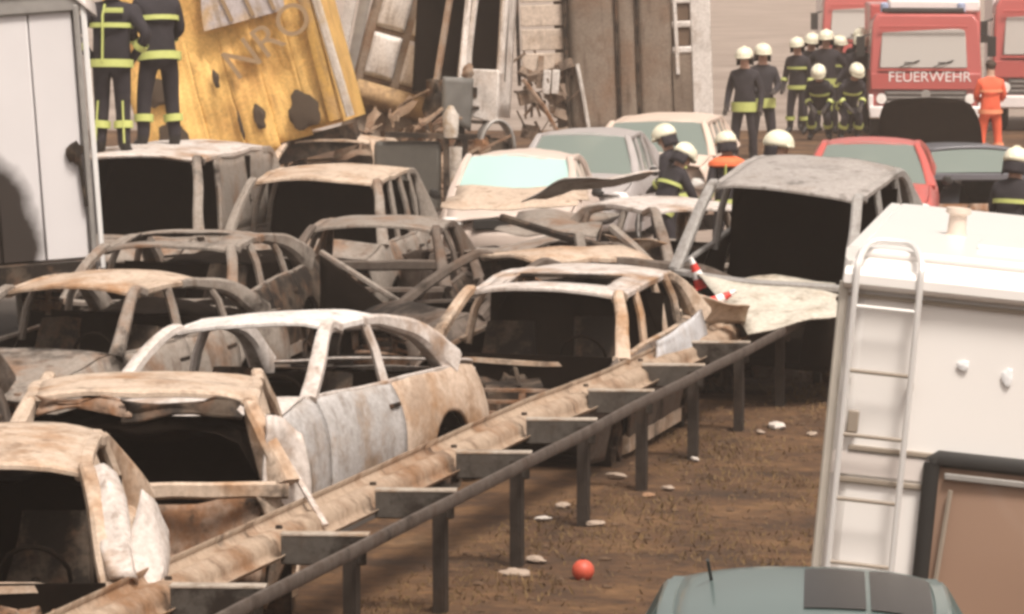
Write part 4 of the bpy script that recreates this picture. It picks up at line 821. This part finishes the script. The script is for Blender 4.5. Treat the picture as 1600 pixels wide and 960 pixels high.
# ---------------------------------------------------------------- people
TURN = plain("turnout_cloth", (.022, .018, .022), .85, 0, .4, 14, .1)
ORG = plain("orange_cloth", (.80, .13, .06), .8, 0, .12, 9, .05)
BANDM = plain("yellow_reflective_band", (.50, .54, .17), .5, 0, .15, 20)
HELM = plain("ivory_helmet", (.78, .74, .58), .35, 0, .06, 5, 0)
SKIN = plain("face_skin", (.50, .30, .22), .6, 0, .08)
BOOT = plain("boot_leather", (.015, .013, .012), .5)
GLOVE = plain("glove_cloth", (.05, .04, .035), .8)
def person(label, loc, yaw, h=1.8, bend=0, crouch=0, arms="down", cloth=TURN, trousers=None, bands=True, helmet=True, head_turn=0, stripe=False, group="firefighters at the crash site", hi=None, shoulders=False):
    t = thing("person", label, "person", loc, (0, 0, yaw), group); k = h/1.8
    c = crouch
    hipz = lerp(.93, .42, c); kx = lerp(.02, .34, c)      # facing +y
    J = {}; J['pel'] = Vector((0, lerp(0, -.12, c), hipz))
    def up(d, x=0, f=0): a = R(bend)+c*.35; return J['pel']+Vector((x, math.sin(a)*d+f*math.cos(a), math.cos(a)*d-f*math.sin(a)))
    J['sp'] = up(.22); J['ch'] = up(.42); J['nk'] = up(.56); J['hd'] = up(.64, 0, .02); J['ht'] = up(.80, 0, .03)
    V, E, RD = [], [], []
    def add(p, r_, par=None):
        V.append(p); RD.append(r_)
        if par is not None: E.append((par, len(V)-1))
        return len(V)-1
    pel = add(J['pel'], (.175, .13)); sp = add(J['sp'], (.165, .125), pel); ch = add(J['ch'], (.195, .14), sp); nk = add(J['nk'], (.065, .065), ch); hd = add(J['hd'], (.082, .09), nk); ht = add(J['ht'], (.07, .085), hd)
    hands = []; limbs = []
    for s in (-1, 1):
        st = .16 if not stripe else .12
        hip = J['pel']+Vector((s*.10, 0, -.06)); kn = Vector((s*(st-.02), hip.y*.5+kx+.02, lerp(.50, .42, c))); an = Vector((s*st, lerp(0, -.02, c), .10)); toe = an+Vector((s*.03, .17, -.055))
        a = add(hip, (.105, .11), pel); b = add(kn, (.078, .08), a); d = add(an, (.062, .066), b); add(toe, (.05, .04), d)
        limbs.append((kn, an))
        sh = up(.47, s*.185)
        if arms == "down": el = up(.20, s*.265, -.03); wr = up(-.03, s*.28, .07)
        elif arms == "front": el = up(.22, s*.25, .04); wr = up(.15, s*.13, .28)
        elif arms == "hips": el = up(.24, s*.36, -.06); wr = up(.02, s*.20, .05)
        elif arms == "reach": el = up(.30, s*.25, .20); wr = up(.18, s*.16, .44)
        a = add(sh, (.082, .082), ch); b = add(el, (.062, .062), a); d = add(wr, (.042, .046), b)
        dr = (wr-el).normalized(); side = Vector((1, 0, 0)) if abs(dr.x) < .8 else Vector((0, 1, 0)); pal = wr+dr*.075; e = add(pal, (.040, .024), d)
        hands.append(wr)
        cur = (J['ch']-wr).normalized()*.02
        for q, ln in ((-.03, .065), (-.01, .08), (.01, .075), (.03, .058)):
            f1 = add(pal+dr*(.02+ln*.5)+side*q, (.0095, .0095), e); add(pal+dr*(.02+ln)+side*q*1.05+cur, (.0085, .0085), f1)
        th = add(wr+dr*.05-side*s*.05, (.011, .011), d); add(wr+dr*.09-side*s*.06, (.0095, .0095), th)
        J['el%d' % s] = el; J['wr%d' % s] = wr; J['sh%d' % s] = sh
    m = bpy.data.meshes.new("body"); m.from_pydata([p*k for p in V], E, []); tmp = bpy.data.objects.new("tmp", m); COL.objects.link(tmp)
    md = tmp.modifiers.new("skin", 'SKIN'); md.use_smooth_shade = True
    for i, q in enumerate(m.skin_vertices[0].data): q.radius = (RD[i][0]*k, RD[i][1]*k); q.use_root = (i == 0)
    sb = tmp.modifiers.new("sub", 'SUBSURF'); sb.levels = 1; sb.render_levels = 1
    dg = bpy.context.evaluated_depsgraph_get(); me = bpy.data.meshes.new_from_object(tmp.evaluated_get(dg)); bpy.data.objects.remove(tmp)
    me.name = "body"; me.materials.clear()
    for mm in (cloth, SKIN, BOOT, trousers or cloth, GLOVE): me.materials.append(mm)
    nkp, ax = J['nk']*k, (J['ht']-J['nk']).normalized(); pz = J['pel'].z*k
    for f in me.polygons:
        p = f.center; f.use_smooth = True
        if (p-nkp).dot(ax) > .02*k and (p-J['hd']*k).length < .22*k: f.material_index = 1
        elif p.z < .16*k: f.material_index = 2
        elif min((p-(w+ (w-J['el%d' % s])*.35)*k).length for s, w in zip((-1, 1), hands)) < .10*k: f.material_index = 4
        elif p.z < pz-.08*k: f.material_index = 3
    o = bpy.data.objects.new("body", me); COL.objects.link(o); o.parent = t
    q0 = Vector((0, 0, 1)).rotation_difference(ax).to_matrix()
    T0 = Matrix.Rotation(R(head_turn), 3, 'Z')
    hc = (J['hd']*.35+J['ht']*.65)*k
    tr = lambda p: (q0 @ (T0 @ (p*k)))+hc
    mb = MB(); mb.lump((0, .098, -.045), .022, 1, 6, (.8, 1.1, 1.3)); mb.warp(tr); mb.build("nose", SKIN, t)
    mb = MB()
    for s in (-1, 1): mb.lump((s*.034, .085, -.005), .012, 2, 6)
    mb.warp(tr); mb.build("eyes", BLACK, t)
    mb = MB(); mb.sweep([(-.025, .088, -.085), (0, .096, -.086), (.025, .088, -.085)], .01, .008, 6); mb.warp(tr); mb.build("mouth", plain("lips", (.35, .15, .12), .6), t)
    if helmet:
        hm = HELM
        mb = MB(); mb.lathe([(.150, -.01), (.152, .03), (.140, .085), (.105, .130), (.05, .152), (0, .156)], n=20); mb.warp(lambda p: Vector((p.x*.92, p.y*1.08, p.z))); mb.warp(tr)
        ho = mb.build("helmet", hm, t, solid=.008)
        mb = MB(); mb.sweep([(0, .155*math.cos(a)*1.02, .012+.150*math.sin(a)) for a in [math.pi*i/12 for i in range(13)]], .03, .02, 6, up=(1, 0, 0)); mb.warp(tr); mb.build("helmet_ridge", hm, ho)
        mb = MB(); mb.grid(lambda u, v: Vector((.145*math.sin(lerp(-1.1, 1.1, u)), .165*math.cos(lerp(-1.1, 1.1, u))+.01, lerp(.0, -.03, v)+.02)), 10, 2); mb.warp(tr); mb.build("helmet_peak", hm, ho, solid=.008)
        mb = MB(); mb.grid(lambda u, v: Vector((.140*math.sin(lerp(1.7, 4.58, u)), .150*math.cos(lerp(1.7, 4.58, u)), lerp(.0, -.14, v))), 12, 3); mb.warp(tr); mb.build("neck_cloth", TURN if cloth is TURN else hm, ho, solid=.008)
    else:
        mb = MB(); mb.lump((0, -.012, .02), .098, 3, 12, (.9, 1.05, .95)); mb.warp(tr); mb.build("hair", plain("dark_hair", (.05, .03, .02), .8), t)
    def ring(nm, c_, ax_, ra, rb, w, mt):
        ax_ = ax_.normalized(); X = Vector((1, 0, 0)); X = (X-ax_*X.dot(ax_)).normalized(); Y = ax_.cross(X)
        mb = MB(); prof = [(-w/2, 1.0), (-w/2, 1.06), (w/2, 1.06), (w/2, 1.0)]; v = []; n = 16
        for hh, kk in prof:
            for i in range(n):
                a = 2*math.pi*i/n; v.append((c_+ax_*hh+X*ra*kk*math.cos(a)+Y*rb*kk*math.sin(a))*k)
        mb.add(v, [(i*n+j, i*n+(j+1) % n, (i+1)*n+(j+1) % n, (i+1)*n+j) for i in range(3) for j in range(n)]); mb.build(nm, mt, t)
    if bands == "hem":
        ring("reflective_band", up(-.03), J["ch"]-J["pel"], .205, .165, .15, BANDM)
    elif bands:
        bm2 = hi or BANDM
        axs = J['ch']-J['pel']
        ring("reflective_band", up(-.03), axs, .205, .165, .075, bm2)
        if not shoulders: ring("reflective_band", up(.33), axs, .205, .15, .045, bm2)
        for s in (-1, 1):
            el, wr = J['el%d' % s], J['wr%d' % s]
            ring("reflective_band", lerp(el, wr, .45), wr-el, .066, .066, .06, bm2)
            kn, an = limbs[0 if s < 0 else 1]
            ring("reflective_band", lerp(kn, an, .45), an-kn, .088, .092, .07, bm2)
    if stripe:   # vertical braces on the back and shoulder yoke
        mb = MB(); mb.sweep([up(-.02, -.05, -.155), up(.2, -.05, -.150), up(.42, -.05, -.160), up(.52, -.04, -.11)], .05, .02, 6, up=(1, 0, 0)); mb.warp(lambda p: p*k); mb.build("back_stripe", BANDM, t)
        mb = MB(); mb.sweep([up(.47, -.05, -.15), up(.47, .14, -.13)], .05, .02, 6, up=(0, 1, 0)); mb.warp(lambda p: p*k); mb.build("shoulder_stripe", BANDM, t)
        for s in (-1, 1):
            kn, an = limbs[0 if s < 0 else 1]; mb = MB(); mb.sweep([kn+Vector((s*.02, -.095, .05)), an+Vector((s*.02, -.085, .05))], .03, .02, 6, up=(1, 0, 0)); mb.warp(lambda p: p*k); mb.build("leg_stripe", BANDM, t)
    if shoulders:
        mb = MB(); mb.lathe([(.06, .58), (.13, .545), (.215, .50), (.225, .46), (.215, .44)], n=18); mb.warp(lambda p: Vector((p.x*1.12, p.y*.85, 0))+J['pel']+Vector((0, math.sin(R(bend))*p.z, p.z))); mb.warp(lambda p: p*k); mb.build("orange_yoke", plain("yoke_orange", (.85, .17, .06), .7), t, solid=.01)
        for s in (-1, 1):
            mb = MB(); mb.sweep([up(.46, s*.10, .17), up(.2, s*.11, .16), up(0, s*.11, .16)], .06, .02, 6, up=(1, 0, 0)); mb.sweep([up(.46, s*.10, -.165), up(.2, s*.11, -.155), up(0, s*.11, -.15)], .06, .02, 6, up=(1, 0, 0)); mb.warp(lambda p: p*k); mb.build("vest_stripe", BANDM, t)
    return t
person("firefighter in dark turnout with tall yellow back stripe, standing high beside the white truck", (-4.02, 45.0, 1.70), r(-8), 1.90, stripe=True, arms="hips", bend=4)
person("firefighter on the burnt van, right of the one with the back stripe", (-3.62, 46.0, 1.72), r(25), 1.95, bend=9, arms="front")
person("far firefighter with yellow hem, left one of the pair on the empty road", (3.92, 75.5, .17), r(160), 1.95, arms="down", bands="hem")
person("far firefighter standing close on the right of the pair on the empty road", (4.30, 77, .17), r(190), 1.98, arms="front", bands="hem")
for k, (x, y, yaw, lab) in enumerate(((5.52, 86.5, 150, "leftmost firefighter of the far group beside the fire engine"), (5.82, 88.0, 200, "far firefighter with high white helmet, second from the left in the group"), (6.08, 86.8, 170, "far firefighter in the middle of the group left of the fire engine"),
                               (6.45, 88.6, 185, "tall far firefighter standing at the back of the group by the fire engine"), (6.68, 87.0, 200, "far firefighter by the fire engine, second from the right in the group"), (6.92, 88.8, 165, "rightmost firefighter of the group, close to the fire engine's corner"))):
    person(lab, (x, y, .21), r(yaw), 1.86+.07*(k % 3), arms=("down", "front", "hips")[k % 3], bands=(True, "hem", False)[(k*2) % 3], bend=(2, 9, 0, 5, 12, 3)[k], head_turn=(20, -35, 0, 40, -20, 10)[k])
person("crouching firefighter with white helmet at the front left of the far group", (5.78, 84.0, .21), r(170), 1.85, crouch=.6, bend=20, arms="front")
person("crouching firefighter with white helmet at the front right of the far group", (6.28, 83.6, .21), r(200), 1.85, crouch=.55, bend=20, arms="front")
person("person in bright orange jacket and trousers seen from behind beside the red fire engine", (8.22, 77.0, .12), r(5), 1.78, arms="front", cloth=ORG, helmet=False, hi=plain("orange_band", (.82, .30, .16), .6, 0, .1), group="rescue workers")
person("bending firefighter with ivory helmet, left one behind the white roofed car", (1.72, 51.5, 0), r(-60), 1.66, bend=24, arms="reach", crouch=.1)
person("firefighter with white helmet looking down, standing behind the bending one", (1.98, 53.0, 0), r(60), 1.72, bend=14, arms="front")
person("firefighter with orange shouldered vest, left of the tilted grey car", (2.55, 52.6, 0), r(20), 1.64, shoulders=True, arms="down", bend=6)
person("firefighter whose ivory helmet shows above the tilted grey car's roof", (2.86, 48.5, 0), r(-75), 1.80, arms="front", head_turn=-15)
person("firefighter in dark jacket behind the right end of the motorhome roof", (5.18, 46.5, -.1), r(-35), 1.82, arms="front", bend=8)
# ---------------------------------------------------------------- haze
hz = MB().box((0, 1200, 2.2), (3200, 2800, 8.0)); m = bpy.data.materials.new("thin_smoke_haze"); m.use_nodes = True; nt = m.node_tree; nt.nodes.clear()
pv = nt.nodes.new("ShaderNodeVolumePrincipled"); pv.inputs["Color"].default_value = (.95, .84, .76, 1); pv.inputs["Density"].default_value = .0011; pv.inputs["Anisotropy"].default_value = .2
ou = nt.nodes.new("ShaderNodeOutputMaterial"); nt.links.new(pv.outputs[0], ou.inputs["Volume"])
o = hz.build("haze", m, smooth=False); o["kind"] = "stuff"; o["label"] = "thin warm smoke haze hanging over the whole crash site"; o["category"] = "haze"
